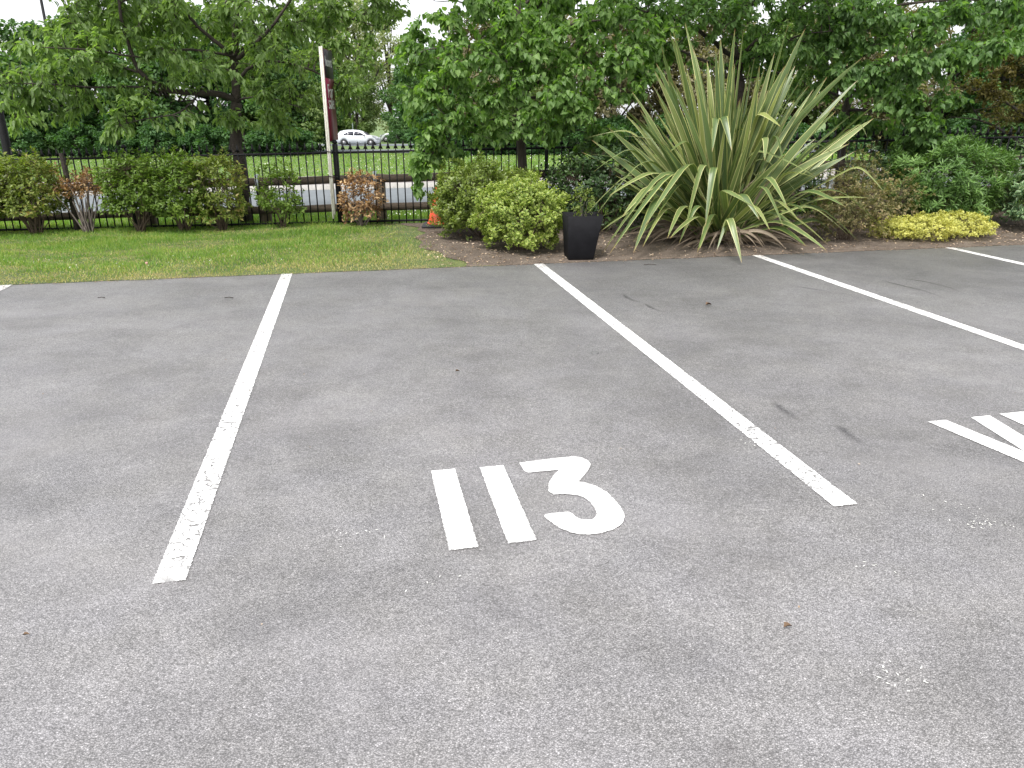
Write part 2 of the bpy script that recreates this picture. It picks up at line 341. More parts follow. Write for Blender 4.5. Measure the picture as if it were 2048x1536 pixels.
M['twig_dark'] = plain('dark_twig', (.03, .022, .018), .9)
M['pot'] = plain('black_planter_resin', (.008, .008, .0095), .75, var=.3, scale=9, bump=.15, spec=.15)
M['cone'] = plain('orange_cone_plastic', (.72, .085, .03), .5, var=.1)
M['cone_base'] = plain('black_cone_rubber', (.03, .03, .032), .8)
M['post_white'] = bark_mat('flaking_white_timber', (.42, .40, .34), (.74, .72, .66), (10, 10, .8))
M['maroon'] = plain('maroon_board_print', (.20, .010, .045), .45, var=.05)
M['charcoal'] = plain('charcoal_board_print', (.028, .024, .032), .45, var=.05)
M['sign_white'] = plain('white_lettering', (.75, .75, .75), .5, var=.03)
M['car_paint'] = plain('silver_white_car_paint', (.66, .68, .72), .25, metal=.25, var=.02)
M['glass'] = plain('dark_car_glass', (.03, .03, .045), .08, var=.02, spec=.8)
M['tyre'] = plain('tyre_rubber', (.012, .012, .013), .8)
M['alloy'] = plain('alloy_wheel', (.22, .22, .23), .35, metal=.7)
M['tail'] = plain('red_tail_lamp', (.55, .02, .04), .3)
M['lamp_glass'] = plain('head_lamp_glass', (.35, .36, .40), .15)
M['stone'] = plain('pale_stone', (.30, .27, .24), .9, var=.3)
M['stone_dark'] = plain('worn_metal', (.12, .12, .12), .6)
def scuff_mat():
    m = NB('tyre_scuff'); m.col((.045, .045, .05)); m.rough(.8)
    uv = m.n('ShaderNodeSeparateXYZ'); m.l(m.tc.outputs['UV'], uv.inputs[0])
    a = m.math('MULTIPLY', m.ramp(uv.outputs[0], [(0, 0.0), (.5, 1.0), (1, 0.0)]), m.ramp(uv.outputs[1], [(0, 0.0), (.25, 1.0), (1, 0.0)]))
    a = m.math('MULTIPLY', a, m.ramp(m.noise(60, 5, .7), [(.3, .1), (.65, .75)]))
    tr = m.n('ShaderNodeBsdfTransparent'); ms = m.n('ShaderNodeMixShader'); m.l(a, ms.inputs[0]); m.l(tr.outputs[0], ms.inputs[1]); m.l(m.b.outputs[0], ms.inputs[2]); m.l(ms.outputs[0], m.out.inputs[0])
    return m.m
M['scuff'] = scuff_mat()

# ---------------------------------------------------------------- setting: ground, car park, roads
def sheet(name, xs, ys, zf, mat, off=0.0, smooth=True):
    X, Y = np.meshgrid(xs, ys); Z = zf(X, Y) + off; V = np.stack([X, Y, Z], -1).reshape(-1, 3); nx, ny = len(xs), len(ys)
    i = np.arange(nx - 1)[None, :] + nx * np.arange(ny - 1)[:, None]; i = i.ravel()
    return mesh_np(name, V, [np.stack([i, i + 1, i + nx + 1, i + nx], -1)], mat, smooth=smooth)
ax = np.concatenate([[-1500, -600, -300, -150, -90, -60], np.arange(-40, 41, 2.5), [60, 90, 150, 300, 600, 1500]])
ay = np.concatenate([[-60, -20, 0, 4, 5.5], np.arange(6.0, 14, .25), np.arange(14, 24, .5), np.arange(25, 60, 2.5), np.arange(60, 100, 3), [120, 160, 220, 300, 450, 700, 1500]])
def ground_z(X, Y):
    s, t = lot_inv(X, Y); z = gz(X, Y); return np.where(t < .15, np.minimum(z, 0) - .12, z - .02 * (Y < FY + .05))
tag(sheet('ground', ax, ay, ground_z, M['verge']), kind='structure')
# car park surface
V = [lot(-30, -25), lot(40, -25), lot(40, 0), lot(-30, 0)]
park = MB(); P0 = [lot(-30, -25, -.1), lot(40, -25, -.1), lot(40, 0.0, -.1), lot(-30, 0.0, -.1)]
tag(MB().add(V + P0, [(0, 1, 2, 3), (3, 2, 6, 7), (0, 4, 5, 1), (1, 5, 6, 2), (0, 3, 7, 4)]).build('car_park', M['asphalt']), kind='structure')
# lawn and planting bed between the car park and the railing, each a strip from the edging to the fence line
def strip(name, s0f, s1f, n, m_, mat, off, smooth=True):
    """columns run from t=0 to the railing; s0f/s1f give the left and right edge at v"""
    V = []
    for j in range(m_ + 1):
        v = j / m_
        a, b = s0f(v), s1f(v)
        for i in range(n + 1):
            s = a + (b - a) * i / n; x0, y0, _ = lot(s, -.006 + .012 * math.sin(s * 7.3) * math.sin(s * 17.1) + .008 * math.sin(s * 41)); x1 = x0 - .5 * v; y1 = y0 + (FY + .02 - y0) * v
            V.append((x1, y1, 0))
    V = np.array(V); V[:, 2] = gz(V[:, 0], V[:, 1]) + off
    V[:n + 1, 2] = .002 + off * .1
    i = (np.arange(n)[None, :] + (n + 1) * np.arange(m_)[:, None]).ravel()
    return mesh_np(name, V, [np.stack([i, i + 1, i + n + 2, i + n + 1], -1)], mat, smooth=smooth)
tag(strip('lawn', lambda v: -16, lambda v: .2, 90, 22, M['lawn'], .006), kind='structure')
def bed_edge(v): return -.78 - .42 * v ** .8 + .10 * math.sin(v * 9 + 1) + .05 * math.sin(v * 31)
tag(strip('planting_bed', bed_edge, lambda v: 20, 160, 26, M['soil'], .012), kind='structure')
rx = np.concatenate([[-400, -200, -100, -60], np.arange(-40, 41, 2.5), [60, 100, 200, 400]])
def rot_y(ys, k): # roads run at a slight angle
    return ys
RS = -.0
tag(sheet('road', rx, np.linspace(12.9, 18.7, 9), gz, M['road'], .012), kind='structure')
tag(sheet('pavement', rx, np.linspace(18.85, 21.4, 5), gz, M['pave'], .10), kind='structure')
kb = MB()
for a, b in zip(rx[:-1], rx[1:]):
    za, zb = gzf(a, 18.75), gzf(b, 18.75)
    kb.add([(a, 18.7, za - .05), (a, 18.85, za - .05), (a, 18.85, za + .12), (a, 18.7, za + .12), (b, 18.7, zb - .05), (b, 18.85, zb - .05), (b, 18.85, zb + .12), (b, 18.7, zb + .12)], [(2, 3, 7, 6), (3, 0, 4, 7), (1, 2, 6, 5)])
tag(kb.build('kerb', M['kerb']), kind='structure')
tag(sheet('edge_line', rx, np.array([13.35, 13.47]), gz, M['paint_new'], .018), kind='structure')
def diag_sheet(name, y0, y1, k, mat, off):
    X, T = np.meshgrid(rx, np.linspace(0, 1, 4)); Y = y0 + (y1 - y0) * T + k * X; Z = gz(X, Y) + off; nx = len(rx)
    i = (np.arange(nx - 1)[None, :] + nx * np.arange(3)[:, None]).ravel()
    return mesh_np(name, np.stack([X, Y, Z], -1).reshape(-1, 3), [np.stack([i, i + 1, i + nx + 1, i + nx], -1)], mat)
tag(diag_sheet('distant_path', 51, 58, .0, M['road'], .03), kind='structure')
tag(diag_sheet('distant_road', 79, 88, .0, M['road'], .03), kind='structure')

# ---------------------------------------------------------------- painted bay lines, number, letters
def flat_paint(name, polys_st, mat, parent=None, step=.02, z=.004):
    """a thin painted shape: UV.x grows from 0 at the rim to 1 one step inside (so that the rim can be ragged)"""
    mb_v, mb_f, uvs = [], [], []; n0 = 0
    for poly in polys_st:
        P = np.array(poly); n = len(P)
        a = np.roll(P, 1, 0); b = np.roll(P, -1, 0); d1 = P - a; d2 = b - P
        d1 /= np.linalg.norm(d1, axis=1)[:, None]; d2 /= np.linalg.norm(d2, axis=1)[:, None]
        area = np.sum(P[:, 0] * b[:, 1] - b[:, 0] * P[:, 1]); sg = 1 if area > 0 else -1
        nrm = np.stack([-(d1[:, 1] + d2[:, 1]), d1[:, 0] + d2[:, 0]], 1) * sg; nl = np.linalg.norm(nrm, axis=1)[:, None]; nrm /= nl
        cosh = nl[:, 0] / 2; off = np.minimum(step / np.maximum(cosh, .5), step * 1.6)[:, None]
        I = P + nrm * off
        for q, uvx in ((P, 0), (I, 1)):
            for s, t in q: mb_v.append(lot(s, t, z)); uvs.append((uvx, 0))
        o_ = list(range(n0, n0 + n)); i_ = list(range(n0 + n, n0 + 2 * n))
        if sg < 0: o_.reverse(); i_.reverse()
        for k in range(n): mb_f.append((o_[k], o_[(k + 1) % n], i_[(k + 1) % n], i_[k]))
        mb_f.append(tuple(i_)); n0 += 2 * n
    by = {}
    for f in mb_f: by.setdefault(len(f), []).append(f)
    V = np.array(mb_v)
    if parent: V = V - np.array(parent.location)
    o = mesh_np(name, V, [np.array(f) for f in by.values()], mat, parent, uv=np.array(uvs)); return o
line_labels = {-4.65: 'white bay line just entering at the left frame edge beside the lawn', -2.345: 'white parking bay line to the left of the painted number, starting at the lawn edge',
               0.015: 'white parking bay line right of the painted number, running from beside the black planter', 2.33: 'white bay line starting under the big striped spiky plant',
               4.63: 'short far right bay line starting below the yellow ground shrub'}
for s0, lb in line_labels.items():
    n = 24; L = [(s0 - .05, -.01 - 4.845 * i / n) for i in range(n + 1)]; Rr = [(s0 + .05, -.01 - 4.845 * i / n) for i in range(n + 1)]
    tag(flat_paint('parking_line', [L + Rr[::-1]], M['paint'], step=.012), lb, 'parking line', 'white bay lines painted on the car park')
num = empty('bay_number', lot(-1.14, -4.55)); tag(num, 'white painted bay number 113 between two bay lines on the asphalt', 'bay number')
def quad_st(l, r, t0, t1, n=8): return [(l, t0 + (t1 - t0) * i / n) for i in range(n + 1)] + [(r, t1 + (t0 - t1) * i / n) for i in range(n + 1)]
flat_paint('digit', [quad_st(-1.469, -1.369, -4.257, -4.856)], M['paint_new'], num, .012)
flat_paint('digit', [quad_st(-1.269, -1.168, -4.266, -4.854)], M['paint_new'], num, .012)
three = [(-1.1, -4.257), (-0.94, -4.244), (-0.858, -4.244), (-0.828, -4.263), (-0.81, -4.30), (-0.812, -4.333), (-0.835, -4.378), (-0.865, -4.42), (-0.905, -4.471), (-0.88, -4.486), (-0.848, -4.521), (-0.823, -4.575), (-0.813, -4.643), (-0.81, -4.698), (-0.814, -4.749), (-0.829, -4.788), (-0.854, -4.82), (-0.887, -4.841), (-0.935, -4.855), (-0.978, -4.857), (-1.012, -4.849), (-1.042, -4.828), (-1.073, -4.791), (-1.094, -4.741), (-1.104, -4.71), (-1.100, -4.692), (-1.076, -4.689), (-1.008, -4.688), (-0.998, -4.706), (-0.993, -4.73), (-0.978, -4.751), (-0.954, -4.760), (-0.933, -4.755), (-0.917, -4.736), (-0.909, -4.703), (-0.908, -4.668), (-0.911, -4.635), (-0.921, -4.602), (-0.943, -4.575), (-0.982, -4.560), (-1.030, -4.552), (-1.042, -4.52), (-1.023, -4.454), (-0.984, -4.39), (-0.955, -4.356), (-1.014, -4.354), (-1.083, -4.354), (-1.095, -4.34)]
flat_paint('digit', [three], M['paint_new'], num, .010)
wd = empty('painted_letters', lot(1.2, -4.5)); tag(wd, 'white painted capital letters cut off by the right frame edge in the neighbouring bay', 'painted letters')
flat_paint('letter', [[(.887, -4.219), (.988, -4.219), (1.058, -4.60), (1.129, -4.215), (1.236, -4.215), (1.118, -4.86), (.998, -4.86)]], M['paint_new'], wd, .010)
flat_paint('letter', [[(1.298, -4.207), (1.47, -4.205), (1.54, -4.225), (1.58, -4.28), (1.595, -4.37), (1.58, -4.46), (1.54, -4.52), (1.47, -4.54), (1.40, -4.54), (1.40, -4.86), (1.30, -4.86)]], M['paint_new'], wd, .010)
def scuff(pts, wdt):
    P = [Gp(*p, .003) for p in pts]; V = []; uv = []
    for i, p in enumerate(P):
        q = P[min(i + 1, len(P) - 1)]; r_ = P[max(i - 1, 0)]; d = (q - r_).normalized(); n = Vector((-d.y, d.x, 0))
        V += [p - n * wdt / 2, p + n * wdt / 2]; uv += [(0, i / (len(P) - 1)), (1, i / (len(P) - 1))]
    return mesh_np('tyre_mark', [tuple(v) for v in V], [np.array([(2 * i, 2 * i + 2, 2 * i + 3, 2 * i + 1) for i in range(len(P) - 1)])], M['scuff'], uv=uv)
for pts, wdt, lb in (([(1243, 586), (1255, 596), (1270, 602), (1288, 606)], .05, 'dark curved tyre scuff nearest the second bay line, upper left one'),
                     ([(1288, 606), (1300, 614), (1318, 622), (1345, 626)], .045, 'dark curved tyre scuff just right of the upper left one'),
                     ([(1545, 803), (1560, 815), (1585, 832), (1605, 845)], .06, 'faint diagonal tyre scuff in the middle of the right hand bay'),
                     ([(1672, 848), (1690, 862), (1712, 880), (1730, 895)], .06, 'faint diagonal tyre scuff lowest in the right hand bay'),
                     ([(1590, 572), (1620, 577), (1650, 582), (1665, 586)], .035, 'thin dark tyre scuff beside the third bay line'),
                     ([(1760, 560), (1800, 570), (1850, 582), (1900, 600)], .05, 'long faint tyre scuff in the far right bay'),
                     ([(1800, 556), (1850, 563), (1900, 575), (1935, 590)], .04, 'long faint tyre scuff parallel to another in the far right bay')):
    tag(scuff(pts, wdt), lb, 'tyre mark', 'dark tyre marks on the asphalt')
st_ = Gp(1190, 706, 0.0)
tag(MB().lathe([(.0, 0), (.024, .0), (.023, .003), (.016, .005), (.0, .006)], 18, tuple(st_)).build('survey_stud', M['stone_dark'], smooth=True), 'small dark metal stud set in the asphalt of the numbered bay', 'stud')

# ---------------------------------------------------------------- leaves
def unit(a): return a / (np.linalg.norm(a, axis=-1, keepdims=True) + 1e-9)
LEAF = {  # (v along, half width) for two stations; fold height; bend
    'ovate': ((.28, .5), (.66, .38)), 'heart': ((.10, .42), (.45, .5)), 'narrow': ((.3, .5), (.7, .4)), 'round': ((.25, .45), (.75, .45)), 'obov': ((.35, .3), (.75, .5))}
def leaves(name, P, D, N, L, ratio, shape, mat, parent=None, fold=.22, droop=.12):
    n = len(P); P = np.asarray(P); D = unit(np.asarray(D)); Sd = unit(np.cross(D, N)); Nn = np.cross(Sd, D)
    L = np.asarray(L).reshape(-1, 1) * np.ones((n, 1)); Wd = L * ratio
    (a, wa), (b, wb) = LEAF[shape]
    base = P; tip = P + D * L - Nn * L * droop * 1.6
    def st(v, hw, sgn): return P + D * L * v + Sd * Wd * hw * sgn + Nn * (Wd * hw * fold * 2 - L * droop * v * v)
    mid = P + D * L * .55 - Nn * L * droop * .3
    V = np.stack([base, st(a, wa, -1), st(b, wb, -1), tip, st(b, wb, 1), st(a, wa, 1), mid], 1).reshape(-1, 3)
    k = np.arange(n)[:, None] * 7
    Q = np.concatenate([k + np.array([0, 6, 2, 1]), k + np.array([0, 5, 4, 6])]); T = np.concatenate([k + np.array([6, 3, 2]), k + np.array([6, 4, 3])])
    uv = np.tile(np.array([(.5, 0), (0, a), (0, b), (.5, 1), (1, b), (1, a), (.5, .5)]), (n, 1))
    return mesh_np(name, V, [Q, T], mat, parent, uv=uv)
def rnd_dir(n): return unit(rng.normal(size=(n, 3)))

def tree(name, base, limbs, clumps, leaf, label, cat='tree', group=None, bark='bark_cherry', trunk_r=.09, shape='ovate', ratio=.5, L=(.07, .11), droopf=.9, per=14, extra=None, twig_r=.004, bract=None, dens=1.0):
    """limbs: list of (points, r0, r1); clumps: list of (centre, radii, twigs)"""
    root = empty(name, base); B = Vector(base); tag(root, label, cat, group)
    nodes = []; wood = MB()
    for pts, r0, r1 in limbs:
        P = np.array([tuple(p) for p in pts], float) - np.array(B); m = len(P)
        # resample with wobble
        tt = np.linspace(0, m - 1, (m - 1) * 4 + 1); Q = np.stack([np.interp(tt, np.arange(m), P[:, k]) for k in range(3)], 1)
        ker = np.array([.25, .5, .25])
        for _ in range(3):
            Q[1:-1] = .25 * Q[:-2] + .5 * Q[1:-1] + .25 * Q[2:]
        Q[1:-1] += rng.normal(size=Q[1:-1].shape) * r0 * .12
        rad = np.linspace(r0, r1, len(Q)) ** 1.0; wood.tube(Q, rad, 8 if r0 > .03 else 6)
        skip = len(Q) // 3 if r0 >= trunk_r * .9 else 1
        for q, r_ in zip(Q[skip:], rad[skip:]): nodes.append(np.append(q, r_))
    nodes = np.array(nodes); LP, LD, LN = [], [], []
    for c, rad, nt_ in clumps:
        nt_ = int(nt_ * dens + .5); c = np.array(tuple(c)) - np.array(B)
        for _ in range(nt_):
            e = c + rnd_dir(1)[0] * np.array(rad) * rng.uniform(.2, 1) ** .5
            dd = np.linalg.norm(nodes[:, :3] - e, axis=1) + .5 * np.maximum(0, nodes[:, 2] - e[2]); k = np.argmin(dd); s = nodes[k, :3]
            ln = np.linalg.norm(e - s)
            if ln > .9 and rng.random() < .5: s = e + (s - e) * (.9 / ln)
            mid = (s + e) / 2 + np.array([0, 0, .12 * ln]) + rng.normal(size=3) * .06 * ln
            t = np.linspace(0, 1, 6)[:, None]; Q = (1 - t) ** 2 * s + 2 * t * (1 - t) * mid + t * t * e
            Q[-1, 2] -= .03; wood.tube(Q, np.linspace(min(twig_r * 1.8, nodes[k, 3]), twig_r * .5, 6), 4, cap=False)
            nodes = np.vstack([nodes, np.column_stack([Q[2:5], np.full(3, twig_r)])]) if rng.random() < .25 else nodes
            n = int(per * rng.uniform(.6, 1.4)); tv = rng.uniform(.25, 1.02, n)[:, None]
            pos = (1 - tv) ** 2 * s + 2 * tv * (1 - tv) * mid + tv * tv * e
            tg = unit(2 * (1 - tv) * (mid - s) + 2 * tv * (e - mid)); side = unit(np.cross(tg, [0, 0, 1])) * np.where(rng.random((n, 1)) < .5, 1, -1)
            d = tg * .5 + side * rng.uniform(.3, 1, (n, 1)) + np.array([0, 0, -1]) * droopf * rng.uniform(.3, 1.2, (n, 1)) + rng.normal(size=(n, 3)) * .25
            LP.append(pos + rng.normal(size=(n, 3)) * .02); LD.append(unit(d)); LN.append(unit(np.array([0, 0, 1.]) + side * .6 + rng.normal(size=(n, 3)) * .45))
    wood.build('trunk', M[bark], root, smooth=True)
    LP, LD, LN = map(np.concatenate, (LP, LD, LN))
    ok = rng.random(len(LP)) > -1
    leaves('crown', LP, LD, LN, rng.uniform(L[0], L[1], len(LP)), ratio, shape, M[leaf], root)
    if bract:
        i = rng.choice(len(LP), bract, replace=False)
        leaves('blossom', LP[i], LD[i] * .3 + np.array([0, 0, -1.]), LN[i], rng.uniform(.04, .07, bract), .28, 'narrow', M['bract'], root)
    return root
def clump_fill(c, r, n, size, tw, zmin=None, seed=0, hollow=.35):
    g = np.random.default_rng(seed); out = []
    while len(out) < n:
        d = g.normal(size=3); d /= np.linalg.norm(d); q = np.array(c) + d * np.array(r) * g.uniform(hollow, 1) ** .6
        if zmin is not None and q[2] < (zmin(q) if callable(zmin) else zmin): continue
        sz = size * g.uniform(.7, 1.3); out.append((q, (sz, sz, sz * .55), int(tw * g.uniform(.6, 1.4))))
    return out
def auto_limbs(base, h, spread, n, r0, seed, start=.35):
    g = np.random.default_rng(seed); out = []; b = np.array(base, float)
    for i in range(n):
        a = i * 2.4 + g.uniform(-.4, .4); hz = h * g.uniform(start, .8); rr = spread * g.uniform(.6, 1) * (1.15 - .5 * hz / h)
        s = b + [0, 0, hz]; d = np.array([math.cos(a), math.sin(a), 0])
        p = [s, s + d * rr * .3 + [0, 0, rr * .22], s + d * rr * .65 + [0, 0, rr * .38], s + d * rr + [0, 0, rr * .4]]
        out.append((p, r0, r0 * .2))
        for q in range(2):
            a2 = a + g.uniform(-.9, .9); d2 = np.array([math.cos(a2), math.sin(a2), g.uniform(-.1, .5)])
            s2 = p[1 + q]; out.append(([s2, s2 + d2 * rr * .25, s2 + d2 * rr * .5 + [0, 0, .02]], r0 * .45, r0 * .12))
    return out

# --- cherry on the left, behind the railing
def PX(*a): return [Wp(*q) for q in a]
by = 10.62; bA = (Wp(492, 440, by).x, by, gzf(Wp(492, 440, by).x, by)); topA = Wp(474, 205, by)
limbsA = [([bA, (bA[0] + .01, by, .6), (bA[0], by, 1.1), topA], .095, .075),
          ([topA] + PX((470, 150, 10.6), (468, 110, 10.55), (472, 50, 10.5), (480, -60, 10.5), (486, -200, 10.5)), .062, .02),
          ([topA] + PX((452, 188, 10.5), (400, 186, 10.3), (350, 184, 10.1), (310, 168, 9.95), (280, 146, 9.85), (267, 118, 9.8), (255, 80, 9.75), (240, 30, 9.7), (230, -60, 9.7)), .045, .014),
          (PX((470, 135, 10.6), (462, 110, 10.5), (440, 88, 10.4), (400, 58, 10.3), (372, 28, 10.2), (350, -40, 10.1)), .036, .012),
          (PX((474, 118, 10.55), (500, 96, 10.4), (530, 70, 10.3), (570, 20, 10.2), (600, -40, 10.1)), .03, .01),
          (PX((476, 160, 10.6), (500, 132, 10.4), (540, 120, 10.2), (590, 128, 10.3), (640, 148, 10.45), (690, 178, 10.5)), .024, .008),
          (PX((350, 184, 10.1), (270, 172, 9.9), (190, 176, 9.7), (110, 168, 9.5), (20, 166, 9.3)), .018, .006),
          (PX((468, 112, 10.5), (420, 104, 10.3), (350, 96, 10.0), (280, 118, 9.8), (200, 100, 9.6), (110, 96, 9.4), (30, 90, 9.3)), .02, .006),
          (PX((280, 146, 9.85), (230, 128, 9.7), (170, 120, 9.6), (100, 118, 9.4)), .014, .005),
          (PX((465, 112, 10.5), (520, 70, 10.8), (600, 40, 11.0), (690, 30, 11.1), (770, 60, 11)), .022, .007),
          (PX((400, 186, 10.3), (360, 230, 10.0), (300, 235, 9.8), (240, 250, 9.6)), .012, .005),
          (PX((476, 200, 10.6), (520, 190, 10.3), (560, 200, 10.1), (600, 215, 10.0)), .014, .005)]
limbsA += auto_limbs((bA[0], by, 0), 4.6, 2.8, 8, .03, 3, .5)
clA = []
for (px, py, Y, rx_, rz_, n) in [(60, 130, 9.4, .5, .3, 26), (30, 200, 9.3, .4, .16, 12), (150, 110, 9.5, .5, .3, 26), (120, 190, 9.6, .45, .16, 16), (220, 90, 9.7, .5, .35, 24), (230, 195, 9.7, .4, .16, 14), (300, 40, 9.8, .5, .35, 22), (190, 40, 9.8, .45, .25, 18),
                               (330, 130, 9.9, .45, .28, 18), (400, 150, 10.0, .4, .25, 14), (240, 240, 9.6, .22, .18, 10), (215, 275, 9.6, .14, .08, 5), (350, 235, 10.0, .35, .16, 8), (430, 225, 10.3, .35, .15, 8), (420, 50, 10.2, .5, .35, 16), (500, 40, 10.3, .5, .35, 18), (560, 110, 10.1, .45, .25, 20), (540, 170, 10.0, .4, .22, 18), (610, 60, 10.9, .45, .3, 20), (590, 190, 10.3, .4, .2, 18),
                               (550, 235, 10.3, .25, .15, 12), (570, 262, 10.2, .15, .08, 5), (660, 100, 10.8, .35, .25, 18), (690, 170, 10.6, .35, .22, 16), (720, 60, 10.9, .4, .3, 16), (740, 120, 10.6, .25, .25, 10), (770, 30, 10.9, .3, .2, 8), (700, 225, 10.6, .2, .12, 6), (480, 250, 10.4, .22, .12, 5), (60, 250, 10.0, .3, .12, 6), (480, 160, 10.8, .4, .25, 10)]:
    clA.append((Wp(px, py, Y), (rx_, rx_ * .9, rz_), n))
for q in [(180, 20, 10.4), (230, 60, 10.6), (280, 10, 10.5), (330, 60, 10.7), (390, 15, 10.7), (440, 70, 10.9), (140, 60, 10.3), (520, 15, 10.8), (110, 215, 9.9), (90, 150, 10.2), (480, 120, 11.0), (300, 30, 11.0), (250, 20, 10.9), (420, 20, 11.1), (350, 100, 11), (570, 40, 11.1), (640, 20, 10.9), (700, 20, 11), (100, 90, 9.8)]: clA.append((Wp(*q), (.45, .4, .26), 15))
clA += [q for q in clump_fill((bA[0], by, 3.5), (2.9, 2.3, 1.2), 46, .5, 15, zmin=2.5, seed=5)]
clA += [q for q in clump_fill((bA[0], 11.6, 2.6), (2.8, 1.1, .9), 12, .45, 10, zmin=1.9, seed=6)]
tree('cherry_tree', bA, limbsA, clA, 'cherry', 'spreading tree with dark bent limbs and drooping pointed leaves left of the sign post', bark='bark_cherry', ratio=.42, L=(.065, .115), droopf=.9, per=14, dens=1.35)

# --- lime in the middle
by = 9.75; bB = (Wp(1048, 420, by).x, by, gzf(.15, by))
tB = [Wp(1045, 300, by), Wp(1040, 200, by), Wp(1040, 120, by), Wp(1038, 40, by), Wp(1036, -120, by), Wp(1036, -320, by)]
limbsB = [([bB] + tB, .066, .016)]
for pts in ([(1045, 190, 9.7), (1075, 165, 9.5), (1110, 145, 9.3), (1160, 110, 9.1)], [(1040, 205, 9.75), (1000, 190, 9.5), (940, 200, 9.2), (880, 220, 9.0)], [(1040, 130, 9.75), (990, 100, 9.5), (920, 90, 9.2), (850, 100, 9.0)],
            [(1040, 60, 9.75), (1000, 20, 9.5), (950, 0, 9.3), (880, -20, 9.1)], [(1046, 195, 9.75), (1100, 195, 9.5), (1160, 190, 9.3), (1230, 200, 9.1)], [(1040, 90, 9.75), (1100, 60, 9.5), (1180, 40, 9.2), (1260, 40, 9.0)],
            [(1043, 230, 9.75), (980, 240, 9.5), (920, 260, 9.3), (870, 300, 9.2)], [(1045, 235, 9.75), (1100, 240, 9.5), (1150, 260, 9.3)], [(1038, 20, 9.75), (1090, -30, 9.5), (1160, -60, 9.3)]):
    limbsB.append((PX(*pts), .022, .006))
limbsB += auto_limbs((bB[0], by, 0), 4.8, 1.7, 7, .02, 9, .45)
clB = []
for (px, py, Y, rx_, rz_, n) in [(830, 110, 9.2, .3, .25, 20), (870, 60, 9.3, .35, .22, 20), (820, 200, 9.2, .22, .25, 14), (880, 170, 9.1, .35, .25, 28), (860, 260, 9.2, .25, .22, 20), (840, 330, 9.2, .14, .2, 10), (835, 375, 9.2, .07, .08, 4), (900, 310, 9.4, .22, .14, 14), (940, 120, 9.1, .4, .25, 30), (930, 230, 9.1, .35, .22, 28), (950, 20, 9.3, .4, .2, 22), (1000, 80, 9.2, .35, .25, 24),
                               (990, 170, 9.1, .35, .25, 28), (980, 270, 9.3, .3, .16, 18), (1060, 40, 9.3, .4, .25, 26), (1060, 130, 9.1, .35, .25, 26), (1100, 200, 9.0, .35, .2, 26), (1090, 265, 9.2, .3, .14, 16), (1130, 80, 9.1, .4, .28, 28), (1170, 150, 9.0, .35, .22, 26), (1160, 220, 9.0, .3, .16, 20), (1200, 40, 9.1, .35, .25, 24), (1240, 110, 9.0, .3, .22, 22), (1250, 180, 9.0, .28, .18, 18), (1290, 60, 9.1, .25, .2, 12), (1210, 270, 9.3, .25, .12, 12), (1300, 140, 9.2, .2, .12, 8), (1020, 215, 9.0, .3, .16, 16), (1180, 300, 9.6, .3, .12, 10)]:
    clB.append((Wp(px, py, Y), (rx_, rx_, rz_), n))
clB += clump_fill((bB[0], by, 3.6), (1.9, 1.7, 1.4), 34, .42, 15, zmin=2.5, seed=15)
clB += clump_fill((bB[0], 10.2, 2.1), (1.7, .9, .8), 14, .4, 12, zmin=1.25, seed=16)
tree('lime_tree', bB, limbsB, clB, 'lime', 'bushy tree with heart shaped leaves and slim trunk behind the two rounded bushes', bark='bark_lime', trunk_r=.06, shape='heart', ratio=.78, L=(.05, .088), droopf=1.0, per=15, bract=520, dens=1.5)

# --- cherry behind the striped plant
by = 10.75; bC = (Wp(1470, 300, by).x, by, gzf(3.2, by))
tC = [Wp(1472, 250, by), Wp(1475, 180, by), Wp(1472, 120, by)]
limbsC = [([bC] + tC, .10, .08), ([tC[-1]] + PX((1468, 60, 10.7), (1465, -20, 10.7), (1465, -150, 10.7)), .055, .02),
          ([tC[-1]] + PX((1430, 85, 10.5), (1390, 55, 10.3), (1340, 35, 10.1), (1280, 20, 9.9)), .036, .008), ([tC[-1]] + PX((1505, 90, 10.6), (1540, 60, 10.4), (1580, 30, 10.2), (1640, -10, 10)), .036, .01),
          (PX((1472, 140, 10.7), (1430, 130, 10.4), (1380, 110, 10.1), (1320, 80, 9.8), (1240, 76, 9.6)), .022, .006), (PX((1472, 130, 10.7), (1530, 110, 10.3), (1590, 70, 10.0), (1660, 62, 9.7)), .022, .006),
          (PX((1474, 160, 10.7), (1540, 150, 10.4), (1600, 130, 10.2)), .016, .005)] + auto_limbs((bC[0], by, 0), 4.8, 2.2, 6, .028, 21, .5)
clC = []
for (px, py, Y, rx_, rz_, n) in [(1300, 20, 9.9, .4, .25, 22), (1350, 70, 10.0, .35, .2, 16), (1330, 110, 10.2, .3, .12, 10), (1400, 20, 10.1, .4, .2, 22), (1450, 60, 10.2, .3, .2, 14), (1500, 20, 10.1, .4, .2, 24), (1550, 70, 10.0, .35, .22, 22), (1600, 110, 10.1, .3, .16, 16), (1520, 120, 10.4, .3, .14, 14), (1420, 130, 10.4, .3, .1, 9), (1610, 20, 10.0, .4, .2, 24), (1680, 60, 9.9, .3, .2, 16), (1560, 170, 10.5, .25, .1, 8)]:
    clC.append((Wp(px, py, Y), (rx_, rx_, rz_), n))
clC += clump_fill((bC[0], by, 3.6), (2.2, 1.9, 1.1), 40, .45, 14, zmin=2.5, seed=25)
tree('cherry_tree', bC, limbsC, clC, 'lime_b', 'tree with a dark forking trunk rising directly behind the striped spiky plant', bark='bark_cherry', ratio=.46, L=(.055, .095), droopf=.8, per=14, dens=1.7)

